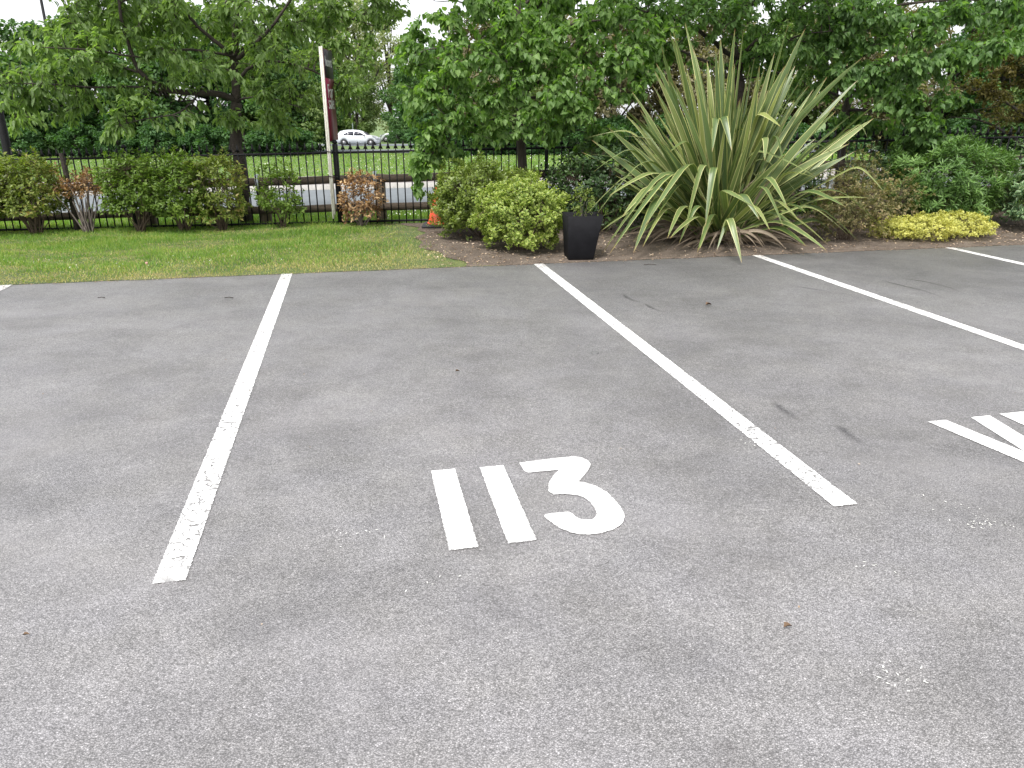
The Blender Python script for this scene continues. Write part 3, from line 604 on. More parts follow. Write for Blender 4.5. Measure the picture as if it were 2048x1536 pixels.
# --- lime on the right
by = 10.5; bD = (Wp(1692, 300, by).x, by, gzf(5, by))
tD = [Wp(1693, 240, by), Wp(1700, 160, by), Wp(1705, 60, by), Wp(1710, -60, by), Wp(1712, -260, by)]
limbsD = [([bD] + tD, .065, .015)]
for pts in ([(1700, 150, 10.5), (1740, 90, 10.2), (1790, 50, 9.9), (1850, 20, 9.7)], [(1695, 190, 10.5), (1760, 160, 10.1), (1830, 140, 9.7), (1900, 120, 9.4), (1990, 100, 9.2)], [(1700, 120, 10.5), (1650, 90, 10.2), (1590, 80, 10)],
            [(1695, 220, 10.5), (1760, 220, 10), (1830, 240, 9.6), (1880, 260, 9.4)], [(1705, 40, 10.5), (1790, 10, 10.1), (1880, 0, 9.8), (1990, 0, 9.5)], [(1695, 200, 10.5), (1650, 180, 10.2), (1610, 170, 10.1)]):
    limbsD.append((PX(*pts), .024, .006))
limbsD += auto_limbs((bD[0], by, 0), 4.8, 2.3, 7, .02, 29, .45)
clD = []
for (px, py, Y, rx_, rz_, n) in [(1680, 110, 9.9, .4, .25, 30), (1720, 170, 9.8, .35, .18, 26), (1690, 30, 9.9, .4, .22, 28), (1760, 60, 9.8, .4, .28, 34), (1790, 130, 9.6, .35, .22, 30), (1830, 60, 9.6, .4, .25, 32), (1860, 130, 9.4, .35, .2, 30), (1800, 200, 9.6, .3, .16, 24), (1850, 240, 9.5, .28, .14, 20), (1880, 280, 9.5, .25, .08, 12), (1900, 30, 9.5, .35, .22, 26), (1950, 110, 9.2, .3, .12, 18), (2010, 95, 9.1, .3, .1, 14), (1990, 20, 9.4, .3, .12, 14), (2040, 60, 9.3, .22, .1, 8),
                               (1830, 280, 9.7, .25, .1, 12), (1750, 250, 10.2, .3, .12, 12), (1640, 70, 10.1, .3, .2, 18), (1640, 150, 10.1, .28, .16, 16), (1900, 190, 9.4, .2, .12, 12), (1810, 310, 9.8, .2, .08, 8), (1600, 190, 10.4, .25, .12, 10), (1690, 240, 10.6, .3, .16, 12), (2060, 0, 9.3, .3, .2, 10)]:
    clD.append((Wp(px, py, Y), (rx_, rx_, rz_), n))
clD += clump_fill((bD[0] + .4, by - .2, 3.6), (2.5, 1.8, 1.3), 44, .45, 15, zmin=2.5, seed=35)
clD += clump_fill((bD[0] + .3, 11.0, 2.1), (2.2, .8, .8), 12, .4, 12, zmin=1.3, seed=36)
tree('lime_tree', bD, limbsD, clD, 'lime_b', 'broad leafy tree on the right with heart shaped leaves above the narrow leaved green shrub', bark='bark_lime', trunk_r=.06, shape='heart', ratio=.76, L=(.05, .088), droopf=1.0, per=15, bract=520, dens=1.5)

# --- olive brown evergreen at the right edge
bE = (8.3, 12.4, gzf(8.3, 12.4))
limbsE = [([bE, (8.3, 12.4, 2), (8.25, 12.4, 4.6)], .11, .02)] + auto_limbs((8.3, 12.4, 0), 4.6, 1.5, 12, .03, 41, .15)
clE = clump_fill((8.25, 12.2, 2.5), (1.55, 1.2, 2.1), 60, .36, 14, zmin=1.25, seed=45, hollow=.1)
tree('evergreen_tree', bE, limbsE, clE, 'olive', 'olive brown fine leaved evergreen beyond the railing at the right edge', bark='bark_far', trunk_r=.1, shape='round', ratio=.6, L=(.03, .055), droopf=.3, per=34, twig_r=.005)

# ---------------------------------------------------------------- shrubs
def shrub(name, c, rx_, ry_, h, tips, k, L, ratio, shape, mat, label, spread=.9, shell=.75, group=None, stems=20, stem_mat='stem', zb=.0, flat=1.0, holes=0.0, seed=1, power=2.2, tiers=None, outward=.7, stem_r=.006, cat='shrub', lumps=.12, nstemtips=0.4):
    g = np.random.default_rng(seed); X0, Y0 = c; base = (X0, Y0, gzf(X0, Y0)); root = empty(name, base); tag(root, label, cat, group)
    ph = g.uniform(0, 6, 6); pts = []; 
    while len(pts) < tips:
        d = g.normal(size=3); d /= np.linalg.norm(d)
        if d[2] < -.75: continue
        pw = (abs(d[0]) ** power + abs(d[1]) ** power + abs(d[2]) ** power) ** (-1 / power)
        az = math.atan2(d[1], d[0]); r_ = pw * (1 + lumps * (math.sin(3 * az + ph[0]) + math.sin(5 * d[2] * 2 + ph[1] + 2 * az) + .7 * math.sin(9 * az + ph[2] + 7 * d[2]) + .6 * math.sin(13 * d[2] + ph[3] - 5 * az)))
        r_ *= g.uniform(shell, 1.0) if g.random() < .82 else g.uniform(.3, 1)
        q = np.array([d[0] * rx_, d[1] * ry_, d[2] * h * .5]) * r_ + [0, 0, h * .5]
        if q[2] < zb: continue
        if holes:
            nz = math.sin(q[0] * 11 + ph[4]) + math.sin(q[2] * 13 + ph[5]) + math.sin(q[1] * 9 + q[0] * 5)
            if nz < -3 + 3.4 * holes + g.uniform(-.6, .6): continue
        if tiers is not None and math.sin(q[2] * tiers + ph[0] + q[0] * 3) < -.2 and g.random() < .85: continue
        pts.append(q)
    T = np.array(pts); n = len(T); cen = np.array([0, 0, h * .35])
    out = unit(T - cen) * outward + np.array([0, 0, .55]) + g.normal(size=(n, 3)) * .28; out = unit(out)
    a = unit(np.cross(out, g.normal(size=(n, 3)))); b = np.cross(out, a)
    P, D, N = [], [], []
    Ls = []
    for j in range(k):
        th = 2 * math.pi * j / k * 1.0 + g.uniform(0, 6, n) * .35 + j * 1.3; rad = a * np.cos(th)[:, None] + b * np.sin(th)[:, None]
        lift = g.uniform(.15, 1.0, (n, 1)) * (1 - .35 * j / k); D.append(unit(rad * spread + out * lift)); P.append(T - out * (L[1] * .9 * (j / k)) + rad * .004); N.append(unit(out + rad * .2 + g.normal(size=(n, 3)) * .25)); Ls.append(g.uniform(L[0], L[1], n))
    leaves('foliage', np.concatenate(P), np.concatenate(D), np.concatenate(N), np.concatenate(Ls), ratio, shape, M[mat], root, fold=.25, droop=.06)
    mb = MB(); main = []
    for i in range(stems):
        ang = g.uniform(0, 6.28); bx = np.array([math.cos(ang) * rx_ * .12, math.sin(ang) * ry_ * .12, -.02]); e = T[g.integers(n)] * g.uniform(.55, .9)
        m1 = bx * .4 + e * .45 + [0, 0, h * .04] + g.normal(size=3) * .02; t = np.linspace(0, 1, 6)[:, None]; Q = (1 - t) ** 2 * bx + 2 * t * (1 - t) * m1 + t * t * e
        mb.tube(Q, np.linspace(stem_r, stem_r * .4, 6), 5); main.append(Q)
    A = np.concatenate(main)
    for e in T[:int(n * nstemtips)]:
        s = A[np.argmin(np.linalg.norm(A - e, axis=1))]; mb.tube([s, (s + e) / 2 + g.normal(size=3) * .01, e], [stem_r * .4, stem_r * .3, stem_r * .2], 3, cap=False)
    mb.build('stems', M[stem_mat], root); return root

shrub('euonymus_bush', (-.34, 8.80), .62, .55, .84, 2300, 8, (.034, .054), .44, 'obov', 'euo_g', 'tall green rounded bush behind the yellow green bush and beside the traffic cone', seed=3, stems=26)
shrub('euonymus_bush', (.11, 7.86), .48, .42, .74, 1500, 8, (.03, .05), .5, 'obov', 'euo_v', 'bright yellow green variegated bush in front, left of the black planter', seed=4, stems=22, lumps=.09)
shrub('evergreen_shrub', (1.12, 9.15), .66, .5, 1.05, 900, 6, (.045, .07), .48, 'ovate', 'dark', 'dark green broad leaved shrub behind the black planter', seed=5, stems=20, holes=.2)
shrub('evergreen_shrub', (.62, 9.6), .42, .3, .72, 260, 5, (.04, .065), .48, 'ovate', 'dark', 'thin dark sprigs of shrub beside the lime trunk in front of the timber rail', seed=55, stems=14, holes=.5)
shrub('evergreen_shrub', (2.1, 9.5), .75, .4, .95, 800, 6, (.04, .06), .48, 'ovate', 'dark', 'dark shrub hidden behind the left half of the striped spiky plant', seed=56, stems=20, holes=.2)
shrub('evergreen_shrub', (3.2, 9.45), .75, .4, .9, 700, 6, (.035, .055), .48, 'ovate', 'dark', 'dark shrub hidden behind the right half of the striped spiky plant', seed=57, stems=20, holes=.2)
shrub('bronze_shrub', (3.78, 8.50), .42, .36, .68, 1000, 6, (.02, .034), .5, 'ovate', 'small', 'small leaved bronze shrub between the striped plant and the yellow shrub', seed=6, stems=34, holes=.25, stem_r=.004, lumps=.18)
shrub('bronze_shrub', (3.98, 8.85), .30, .3, .98, 520, 6, (.018, .032), .5, 'ovate', 'small', 'taller straggly pinkish bronze shrub behind the small leaved bronze one', seed=7, stems=30, holes=.4, stem_r=.004, lumps=.2)
shrub('bronze_shrub', (4.52, 9.12), .36, .3, .66, 480, 6, (.018, .032), .5, 'ovate', 'small', 'sparse pinkish shrub touching the left side of the narrow leaved green shrub', seed=8, stems=26, holes=.4, stem_r=.004, lumps=.2)
shrub('golden_euonymus', (4.62, 8.58), .46, .32, .25, 1200, 7, (.018, .03), .55, 'ovate', 'yellow', 'low spreading bright yellow ground shrub, left half, beside the car park edge', seed=9, stems=22, stem_r=.004, lumps=.12)
shrub('golden_euonymus', (5.18, 8.76), .44, .34, .27, 1100, 7, (.018, .03), .55, 'ovate', 'yellow', 'low spreading bright yellow ground shrub, right half, in front of the narrow leaved shrub', seed=10, stems=22, stem_r=.004, lumps=.12)
shrub('narrow_leaved_shrub', (5.42, 9.52), .80, .55, 1.06, 1200, 13, (.055, .095), .19, 'narrow', 'hebe', 'rounded mid green shrub of narrow leaves behind the yellow ground shrub', seed=11, stems=26, lumps=.08, spread=1.0)
shrub('variegated_shrub', (6.5, 9.15), .62, .5, 1.0, 1000, 6, (.045, .07), .45, 'ovate', 'vary', 'grey green glossy shrub cut by the right frame edge', seed=12, stems=22)
shrub('variegated_shrub', (7.0, 10.0), .7, .4, 1.25, 300, 6, (.035, .055), .4, 'ovate', 'vary', 'loose pale tipped shrub rising behind the glossy shrub at the right edge', seed=58, stems=22, holes=.5)
# hedge plants in front of the railing, left to right
shrub('hedge_plant', (-7.1, 9.62), .55, .36, .98, 900, 5, (.04, .065), .52, 'ovate', 'beech', 'bushy green hedge plant at the far left frame edge', 'shrub', seed=13, stems=26, stem_r=.009, zb=.26, power=3.5, holes=.15, group=None) if False else None
HG = 'hedge plants along the railing'
shrub('hedge_plant', (-7.0, 9.70), .52, .34, .98, 1150, 5, (.038, .06), .52, 'ovate', 'beech', 'bushy green hedge plant cut by the left frame edge', seed=13, stems=26, stem_r=.009, zb=.26, power=3.5, holes=.22, group=HG)
shrub('hedge_plant', (-6.2, 9.74), .42, .32, .98, 950, 5, (.038, .06), .52, 'ovate', 'beech', 'green hedge plant with pale tips between the frame edge plant and the brown one', seed=14, stems=24, stem_r=.009, zb=.28, power=3.5, holes=.25, group=HG)
shrub('dead_hedge_plant', (-5.52, 9.76), .36, .24, .80, 170, 4, (.035, .062), .5, 'ovate', 'dead', 'hedge plant with dry brown leaves only near its top and bare grey stems, left', seed=15, stems=20, stem_r=.012, stem_mat='stem_grey', zb=.48, holes=.2, group=HG)
shrub('hedge_plant', (-4.84, 9.76), .36, .32, .95, 1150, 5, (.036, .058), .52, 'ovate', 'beech_d', 'dense bright green hedge plant right of the brown topped one', seed=16, stems=22, stem_r=.009, zb=.30, power=3.5, holes=.15, group=HG)
shrub('hedge_plant', (-4.28, 9.78), .38, .32, .95, 1100, 5, (.036, .058), .52, 'ovate', 'beech_d', 'green hedge plant in the middle of the three joined ones left of the tree trunk', seed=17, stems=22, stem_r=.009, zb=.24, power=3.5, holes=.2, group=HG)
shrub('hedge_plant', (-3.78, 9.80), .32, .30, .95, 620, 5, (.036, .058), .5, 'ovate', 'beech', 'thinner yellowish hedge plant touching the left side of the tree trunk', seed=18, stems=24, stem_r=.008, zb=.14, power=3.5, holes=.35, group=HG)
shrub('hedge_plant', (-3.02, 9.86), .30, .24, .80, 300, 5, (.036, .058), .5, 'ovate', 'beech_d', 'small airy green hedge plant alone between the trunk and the sign post', seed=19, stems=12, stem_r=.006, zb=.06, tiers=15, group=HG)
shrub('evergreen_shrub', (4.75, 9.75), .5, .3, .95, 620, 6, (.035, .055), .48, 'ovate', 'dark', 'dark shrub filling the gap left of the narrow leaved green shrub', seed=59, stems=20, holes=.1)
shrub('dead_hedge_plant', (-1.98, 9.86), .29, .22, .74, 290, 4, (.035, .060), .52, 'ovate', 'dead', 'dead copper brown leafed hedge plant just right of the sign post', seed=20, stems=16, stem_r=.009, stem_mat='stem_grey', zb=.06, holes=.12, group=HG)

# ---------------------------------------------------------------- striped strap leaved plant
def straps(name, specs, mat, parent, origin):
    V, Q, UV = [], [], []; n0 = 0; O = np.array(origin)
    for pts, wdt, tw in specs:
        P = np.array([tuple(p) for p in pts], float) - O; m = len(P); tt = np.linspace(0, m - 1, 17)
        if m == 3:  # quadratic bezier
            t = np.linspace(0, 1, 17)[:, None]; C = (1 - t) ** 2 * P[0] + 2 * t * (1 - t) * P[1] + t * t * P[2]
        else:       # base, two controls, tip
            pk = P[1]; l1 = np.linalg.norm(pk - P[0]); l2 = np.linalg.norm(P[3] - pk); f = .30 * min(l1, l2) / l1; f2 = .38 * min(l1, l2) / l2
            A = P[0] + (pk - P[0]) * (1 - f); B = pk + (P[3] - pk) * f2; sag = P[2]
            q1 = np.linspace(0, 1, 8)[:, None]; q2 = np.linspace(0, 1, 6)[1:-1][:, None]; q3 = np.linspace(0, 1, 5)[:, None]
            C = np.concatenate([P[0] + (A - P[0]) * q1 + np.array([0, 0, .05]) * l1 * q1 * (1 - q1), (1 - q2) ** 2 * A + 2 * q2 * (1 - q2) * pk + q2 * q2 * B, B + (P[3] - B) * q3 + np.array([0, 0, .05]) * l2 * q3 * (1 - q3)])
        T = unit(np.gradient(C, axis=0)); side = unit(np.cross(T, np.array([math.cos(tw), math.sin(tw), .25])))
        if m == 4:
            hd = P[3] - P[0] + np.array([.001, 0, 0]); hd[2] = 0; hd = hd / np.linalg.norm(hd); sv = np.array([-hd[1], hd[0], 0]) + np.array([math.cos(tw), math.sin(tw), math.sin(tw * 3)]) * .3
            side = unit(sv[None, :] - T * (T @ sv)[:, None])
        for i in range(1, 17):
            if np.dot(side[i], side[i - 1]) < 0: side[i] *= -1
        side = unit(side * .7 + np.roll(side, 1, 0) * .3 * (np.arange(17) > 0)[:, None]); nrm = np.cross(side, T)
        s = np.linspace(0, 1, 17); hw = wdt * .5 * np.minimum(1, .45 + 1.6 * s) * np.minimum(1, ((1 - s) / .34)) ** .7; hw = np.maximum(hw, .0008)
        fold = .30 * (1 - s) + .10
        for i in range(17):
            for u in (-1, -.5, 0, .5, 1):
                V.append(C[i] + side[i] * hw[i] * u + nrm[i] * abs(u) * hw[i] * fold[i]); UV.append(((u + 1) / 2, s[i]))
        for i in range(16):
            for j in range(4): a = n0 + i * 5 + j; Q.append((a, a + 1, a + 6, a + 5))
        n0 += 85
    return mesh_np(name, V, [np.array(Q)], mat, parent, uv=UV, smooth=True)
fc = np.array([2.34, 8.42, gzf(2.34, 8.42)])
ph = empty('striped_flax_plant', tuple(fc)); tag(ph, 'huge clump of long green and cream striped sword leaves at the bed edge', 'plant')
def CP(x, y, Y): return Wp(1150 + x / 2.954, 20 + y / 2.954, Y)
spec = []; g = np.random.default_rng(77)
def base_pt(): a = g.uniform(0, 6.28); r_ = g.uniform(.02, .24); return Vector((fc[0] + r_ * math.cos(a), fc[1] + r_ * math.sin(a) * .8, fc[2]))
up_tips = [(650, 75, 8.6), (580, 125, 8.3), (510, 215, 8.1), (775, 140, 8.5), (860, 170, 8.8), (945, 110, 8.6), (995, 120, 8.3), (1260, 85, 8.4), (1360, 110, 8.6), (1330, 240, 8.3), (1450, 220, 8.4), (1410, 375, 8.1), (1490, 395, 8.5), (1700, 280, 8.4), (1670, 415, 8.7), (1530, 575, 7.9), (1840, 510, 8.4), (1765, 640, 8.8),
           (480, 315, 8.2), (470, 360, 7.9), (345, 430, 8.3), (335, 480, 8.6), (265, 565, 8.1), (380, 640, 7.8), (455, 440, 8.7), (880, 260, 8.1), (985, 290, 8.0), (560, 130, 8.9), (700, 230, 8.9), (830, 220, 8.2), (1060, 280, 8.8), (1090, 330, 8.2), (1180, 250, 8.9), (1240, 330, 8.0), (1300, 330, 8.8), (930, 330, 7.9), (640, 330, 8.0), (560, 420, 7.9), (1620, 790, 8.0), (1600, 865, 8.3), (1630, 700, 8.6),
           (250, 740, 8.6), (40, 840, 8.9), (1560, 690, 8.0), (300, 620, 8.8), (1660, 600, 8.9), (700, 380, 8.3), (780, 300, 8.7), (1020, 400, 8.2), (1380, 450, 8.8), (1440, 520, 8.3), (200, 700, 8.4)]
for x, y, Y in up_tips:
    tip = CP(x, y, Y); b = base_pt(); b = Vector((b.x + (tip.x - fc[0]) * .08, b.y, b.z)); d = tip - b
    mid = b + d * .5 + Vector((-d.x * .06, -d.y * .06, .10 * d.length)); spec.append(((b, mid, tip), g.uniform(.06, .095), g.uniform(0, 6.28)))
arch = [((330, 790), (105, 960), 7.9), ((420, 830), (115, 1225), 7.7), ((560, 860), (160, 1440), 7.5), ((600, 870), (205, 1440), 7.4), ((500, 1050), (345, 1435), 7.3), ((690, 830), (410, 1280), 7.5), ((640, 1120), (545, 1350), 7.4), ((825, 865), (770, 1280), 7.5), ((870, 585), (925, 830), 7.6), ((835, 590), (810, 840), 7.7),
        ((915, 1210), (985, 1495), 7.1), ((1220, 1220), (1490, 1425), 7.4), ((1200, 1260), (1365, 1395), 7.5), ((1060, 1130), (1150, 1300), 7.4), ((1280, 1130), (1365, 1200), 7.5), ((1680, 900), (1830, 1080), 8.0), ((1690, 660), (1730, 760), 8.2), ((1140, 945), (1255, 1170), 7.5), ((1190, 700), (1235, 920), 7.7), ((1080, 580), (1215, 690), 7.8), ((1270, 515), (1400, 650), 8.1), ((1130, 720), (1120, 890), 7.7),
        ((660, 750), (560, 840), 7.7), ((620, 990), (490, 1210), 7.6), ((1250, 935), (1470, 1010), 7.7), ((1380, 1040), (1600, 1165), 7.8), ((1440, 1100), (1740, 1110), 7.9), ((480, 920), (200, 1100), 7.7), ((450, 1010), (280, 1220), 7.6), ((720, 1190), (560, 1350), 7.3), ((350, 1160), (150, 1310), 7.6), ((1110, 990), (1230, 1280), 7.3), ((1180, 1090), (1320, 1240), 7.5), ((1420, 760), (1570, 890), 8.0),
        ((300, 870), (40, 850), 8.3), ((330, 690), (60, 760), 8.6), ((540, 1130), (400, 1400), 7.3), ((870, 1040), (1050, 1160), 7.5), ((985, 1060), (1090, 1240), 7.4), ((520, 760), (290, 745), 8.5), ((1500, 930), (1700, 1000), 8.2), ((330, 1040), (180, 1030), 8.2)]
for pk, tp, Y in arch:
    b = base_pt(); tip = CP(tp[0], tp[1], Y); pkp = CP(pk[0], pk[1], (Y + fc[1]) / 2 if abs(tp[0] - 900) > 250 else Y + .25)
    spec.append(((b, pkp, pkp, tip), g.uniform(.058, .088), g.uniform(0, 6.28)))
for i in range(140):   # the rest of the fan, all round the clump
    a = g.uniform(0, 2 * math.pi); el = g.uniform(.10, 1.45) if g.random() < .6 else g.uniform(.6, 1.4); b = base_pt(); ca, sa = math.cos(a), math.sin(a)
    ln = g.uniform(.75, 1.0) * (1.55 + .42 * math.sin(el))
    d = Vector((ca * math.cos(el), sa * math.cos(el) * .72, math.sin(el)))
    if el > .55 and g.random() < .8:
        tip = b + d * ln; mid = b + d * ln * .5 + Vector((-ca, -sa, 0)) * .05 * ln + Vector((0, 0, .03 * ln)); P_ = (b, mid, tip)
    else:
        pk = b + d * ln * g.uniform(.45, .75) + Vector((0, 0, .12)); l2 = g.uniform(.3, .7) * ln; dn_ = Vector((ca * g.uniform(.2, .9), sa * g.uniform(.1, .6), -g.uniform(.3, 1.0))).normalized(); tip = pk + dn_ * l2; P_ = (b, pk, pk, tip)
    if tip.z < fc[2] + .03: tip.z = fc[2] + .03
    if lot_inv(tip.x, tip.y)[1] < -.02 or tip.y > 9.95: continue
    spec.append((P_, g.uniform(.04, .078), g.uniform(0, 6.28)))
for i in range(80):    # short inner leaves that fill the foot of the clump
    b = base_pt(); a = g.uniform(0, 6.28); el = g.uniform(.45, 1.4); ln = g.uniform(.55, 1.25); d = Vector((math.cos(a) * math.cos(el), math.sin(a) * math.cos(el) * .7, math.sin(el)))
    tip = b + d * ln
    if lot_inv(tip.x, tip.y)[1] > .0: spec.append(((b, b + d * ln * .5 + Vector((0, 0, .05)), tip), g.uniform(.04, .07), g.uniform(0, 6.28)))
straps('leaves', spec, M['strap'], ph, tuple(fc))
spec = []
for i in range(230):
    a = g.uniform(0, 2 * math.pi); b = base_pt(); ln = g.uniform(.35, 1.1); tip = b + Vector((math.cos(a) * ln, math.sin(a) * ln * .6, 0)); 
    if lot_inv(tip.x, tip.y)[1] < .03: tip.y += .3
    tip.z = gzf(tip.x, tip.y) + g.uniform(.01, .05); mid = (b + tip) / 2 + Vector((g.uniform(-.1, .1), g.uniform(-.1, .1), g.uniform(.1, .4))); spec.append(((b, mid, tip), g.uniform(.015, .035), g.uniform(0, 6.28)))
for i in range(26):
    b = base_pt(); a = g.uniform(0, 6.28); tip = b + Vector((math.cos(a) * .5, math.sin(a) * .35, g.uniform(.3, .8))); spec.append(((b, b + Vector((math.cos(a) * .15, math.sin(a) * .1, .5)), tip), g.uniform(.02, .04), g.uniform(0, 6.28)))
straps('dead_leaves', spec, M['deadstrap'], ph, tuple(fc))

# ---------------------------------------------------------------- black planter with a small plant
pc = (.672, 7.46); pot = empty('planter', (pc[0], pc[1], .014)); tag(pot, 'tall tapered black square planter standing at the bed edge', 'planter')
ROT = R(6)
def ring(hw, z, r_=.02, dx=0):
    out = []
    for sx, sy in ((-1, -1), (1, -1), (1, 1), (-1, 1)):
        for k in range(4):
            a = {(-1, -1): math.pi, (1, -1): -math.pi / 2, (1, 1): 0, (-1, 1): math.pi / 2}[(sx, sy)] + k * math.pi / 6
            x = sx * (hw - r_) + r_ * math.cos(a); y = sy * (hw - r_) + r_ * math.sin(a)
            out.append((x * math.cos(ROT) - y * math.sin(ROT) + dx, x * math.sin(ROT) + y * math.cos(ROT), z))
    return out
rings = [ring(.124, 0, .01), ring(.128, .006, .01), ring(.152, .22, .01, dx=.013), ring(.176, .43, .01, dx=.026), ring(.170, .432, .01, dx=.026), ring(.160, .34, .01, dx=.02)]
V = [p for r_ in rings for p in r_]; F = [tuple(range(15, -1, -1))]
for i in range(len(rings) - 1):
    for k in range(16): F.append((i * 16 + k, i * 16 + (k + 1) % 16, (i + 1) * 16 + (k + 1) % 16, (i + 1) * 16 + k))
MB().add(V, F).build('pot', M['pot'], pot); MB().add(rings[-1], [tuple(range(16))]).build('soil_surface', M['soil'], pot)
wr = shrub('weedy_plant', (pc[0] + .02, pc[1] - .02), .13, .1, .36, 50, 4, (.025, .045), .4, 'ovate', 'euo_g', 'small straggly pale weed growing in the black planter', seed=60, stems=9, stem_r=.0025, cat='plant', stem_mat='stem_grey', zb=.06)
wr.location.z = .014 + .345

# ---------------------------------------------------------------- traffic cone
cq = (-.95, 9.70); cz = gzf(*cq) + .012; cone = empty('traffic_cone', (cq[0], cq[1], cz)); tag(cone, 'small orange traffic cone on a black base by the railing, half behind the green bush', 'traffic cone')
MB().box((0, 0, .02), (.40, .36, .04), ch=.012).build('base', M['cone_base'], cone)
MB().lathe([(.142, .04), (.142, .055), (.128, .062), (.03, .49), (.026, .5), (.018, .5), (.016, .47)], 28).build('cone_body', M['cone'], cone, smooth=True)

# ---------------------------------------------------------------- black railing, one panel per bay
posts_x = [-7.8, -5.05, -2.3, .45, 3.2, 5.95, 8.7]
plabels = ['black railing panel behind the hedge at the far left', 'black railing panel behind the green hedge and the tree trunk', 'black railing panel between the sign post and the green bush, open to the road',
           'black railing panel behind the black planter and dark shrub', 'black railing panel behind the striped spiky plant', 'black railing panel behind the shrubs at the right edge']
def rail_z(x): return .90 + .0215 * (x + 2.4)
for pi, (xa, xb) in enumerate(zip(posts_x[:-1], posts_x[1:])):
    root = empty('railing_panel', (xa, FY, gzf(xa, FY))); tag(root, plabels[pi], 'railing', 'black metal railing panels along the bed')
    z0 = root.location.z
    zr = lambda x: rail_z(x) - z0
    L_ = xb - xa; sh = .0215
    for nm, zz, hh in (('top_rail', zr(xa), .028), ('bottom_rail', .035, .028)):
        V = [(0, -.006, zz - hh / 2), (0, .006, zz - hh / 2), (0, .006, zz + hh / 2), (0, -.006, zz + hh / 2), (L_, -.006, zz - hh / 2 + sh * L_), (L_, .006, zz - hh / 2 + sh * L_), (L_, .006, zz + hh / 2 + sh * L_), (L_, -.006, zz + hh / 2 + sh * L_)]
        MB().add(V, [(0, 3, 2, 1), (4, 5, 6, 7), (0, 1, 5, 4), (1, 2, 6, 5), (2, 3, 7, 6), (3, 0, 4, 7)]).build(nm, M['black'], root)
    big = abs(xa + 2.3) < .01
    pw = .06 if big else .045
    pm = MB().box((0, 0, zr(xa) / 2 + .03), (pw, pw, zr(xa) + .16), ch=.004)
    pm.lathe([(.0, 0), (.03, .01), (.034, .03), (.02, .05), (.0, .06)], 10, (0, 0, zr(xa) + .105)); pm.build('post', M['black'], root)
    bm_ = MB(); hh = zr(xa)
    bm_.tube([(0, 0, 0.0), (0, 0, hh + .02)], .0085, 6)
    def spear(z): # flattened spear head with barbs
        o = [(-.005, 0), (-.005, .03), (-.024, .018), (-.026, .036), (-.012, .062), (-.012, .075), (0, .125), (.012, .075), (.012, .062), (.026, .036), (.024, .018), (.005, .03), (.005, 0)]
        n = len(o); return [(x, -.006, z + y) for x, y in o] + [(x, .006, z + y) for x, y in o], [tuple(range(n)), tuple(range(2 * n - 1, n - 1, -1))] + [(i, i + n, (i + 1) % n + n, (i + 1) % n) for i in range(n)]
    bm_.add(*spear(hh + .012))
    b0 = bm_.build('bar', M['black'], root); nb = 28; b0.location = (L_ / nb, 0, 0 + sh * L_ / nb)
    for k in range(2, nb):
        b = b0.copy(); COL.objects.link(b); b.parent = root; b.location = (L_ * k / nb, 0, sh * L_ * k / nb)

# ---------------------------------------------------------------- timber knee rail behind
TY = 10.38
tf = empty('timber_fence', (-3.4, TY, gzf(-3.4, TY))); tag(tf, 'low weathered two rail timber fence behind the black railing', 'fence'); o0 = np.array(tf.location)
def rz(x): return gzf(-3.4, TY) + .0285 * (x + 3.4)
tx = [-8.2, -6.6, -5.0, -3.4, -1.8, -.2, 1.4, 3.0, 4.6, 6.2, 7.8, 9.4]
for nm, dz, th in (('rail', .575, .10), ('rail', .20, .095)):
    mb = MB(); n = 44; V = []; F = []
    for i in range(n + 1):
        x = -9 + 19 * i / n; z = rz(x) + dz + .006 * math.sin(i * 1.7)
        for (yy, zz) in ((-.035, -th / 2), (.035, -th / 2), (.035, th / 2), (-.035, th / 2)): V.append((x - o0[0], yy, z + zz - o0[2]))
    for i in range(n):
        for k in range(4): a = i * 4 + k; b = i * 4 + (k + 1) % 4; F.append((a, b, b + 4, a + 4))
    mb.add(V, F).build(nm, M['timber'], tf)
for x in tx:
    h = rz(x) + .63 - gzf(x, TY); m_ = MB().box((x - o0[0], -.02 + .055, gzf(x, TY) + h / 2 - .05 - o0[2]), (.13, .11, h + .1), ch=.008); m_.build('post', M['timber_v'], tf)
    zt = rz(x) + .575 - o0[2]
    br = MB().box((x - o0[0] - .05, -.048 - .0, zt - .03), (.045, .006, .24)); br.box((x - o0[0] - .05, .0, zt + .092), (.045, .09, .006)); br.build('bracket', M['galv'], tf)

# ---------------------------------------------------------------- for sale sign
sx, sy = -2.385, 9.98
zb = Wp(655, 437, sy).z; zt = Wp(645, 93, sy).z; SX = Wp(650, 200, sy).x
sg = empty('for_sale_sign', (SX, sy, gzf(SX, sy))); tag(sg, 'flaking white timber post carrying a maroon for sale board seen nearly edge on', 'sign'); g0 = sg.location.z
MB().box((-.012, 0, (zb + zt) / 2 - g0), (.022, .036, zt - zb), ch=.003).box((.012, -.006, (zb + zt) / 2 - g0 + .03), (.020, .034, zt - zb - .05), ch=.003).build('post', M['post_white'], sg)
tie = MB()
for zz in (.93, .62):
    z = zz - g0; tie.tube([(-.035, -.03, z), (.04, -.036, z - .015), (.075, .06, z - .02), (.0, .12, z), (-.035, .04, z + .01), (-.035, -.03, z)], .006, 6)
tie.build('wire_tie', M['black'], sg)
bt, bb = Wp(650, 96, sy).z - g0, Wp(657, 282, sy).z - g0; Lb = .52; ang = math.atan2(.53, -.012)
br = empty('x', (0, 0, 0)); bpy.data.objects.remove(br)
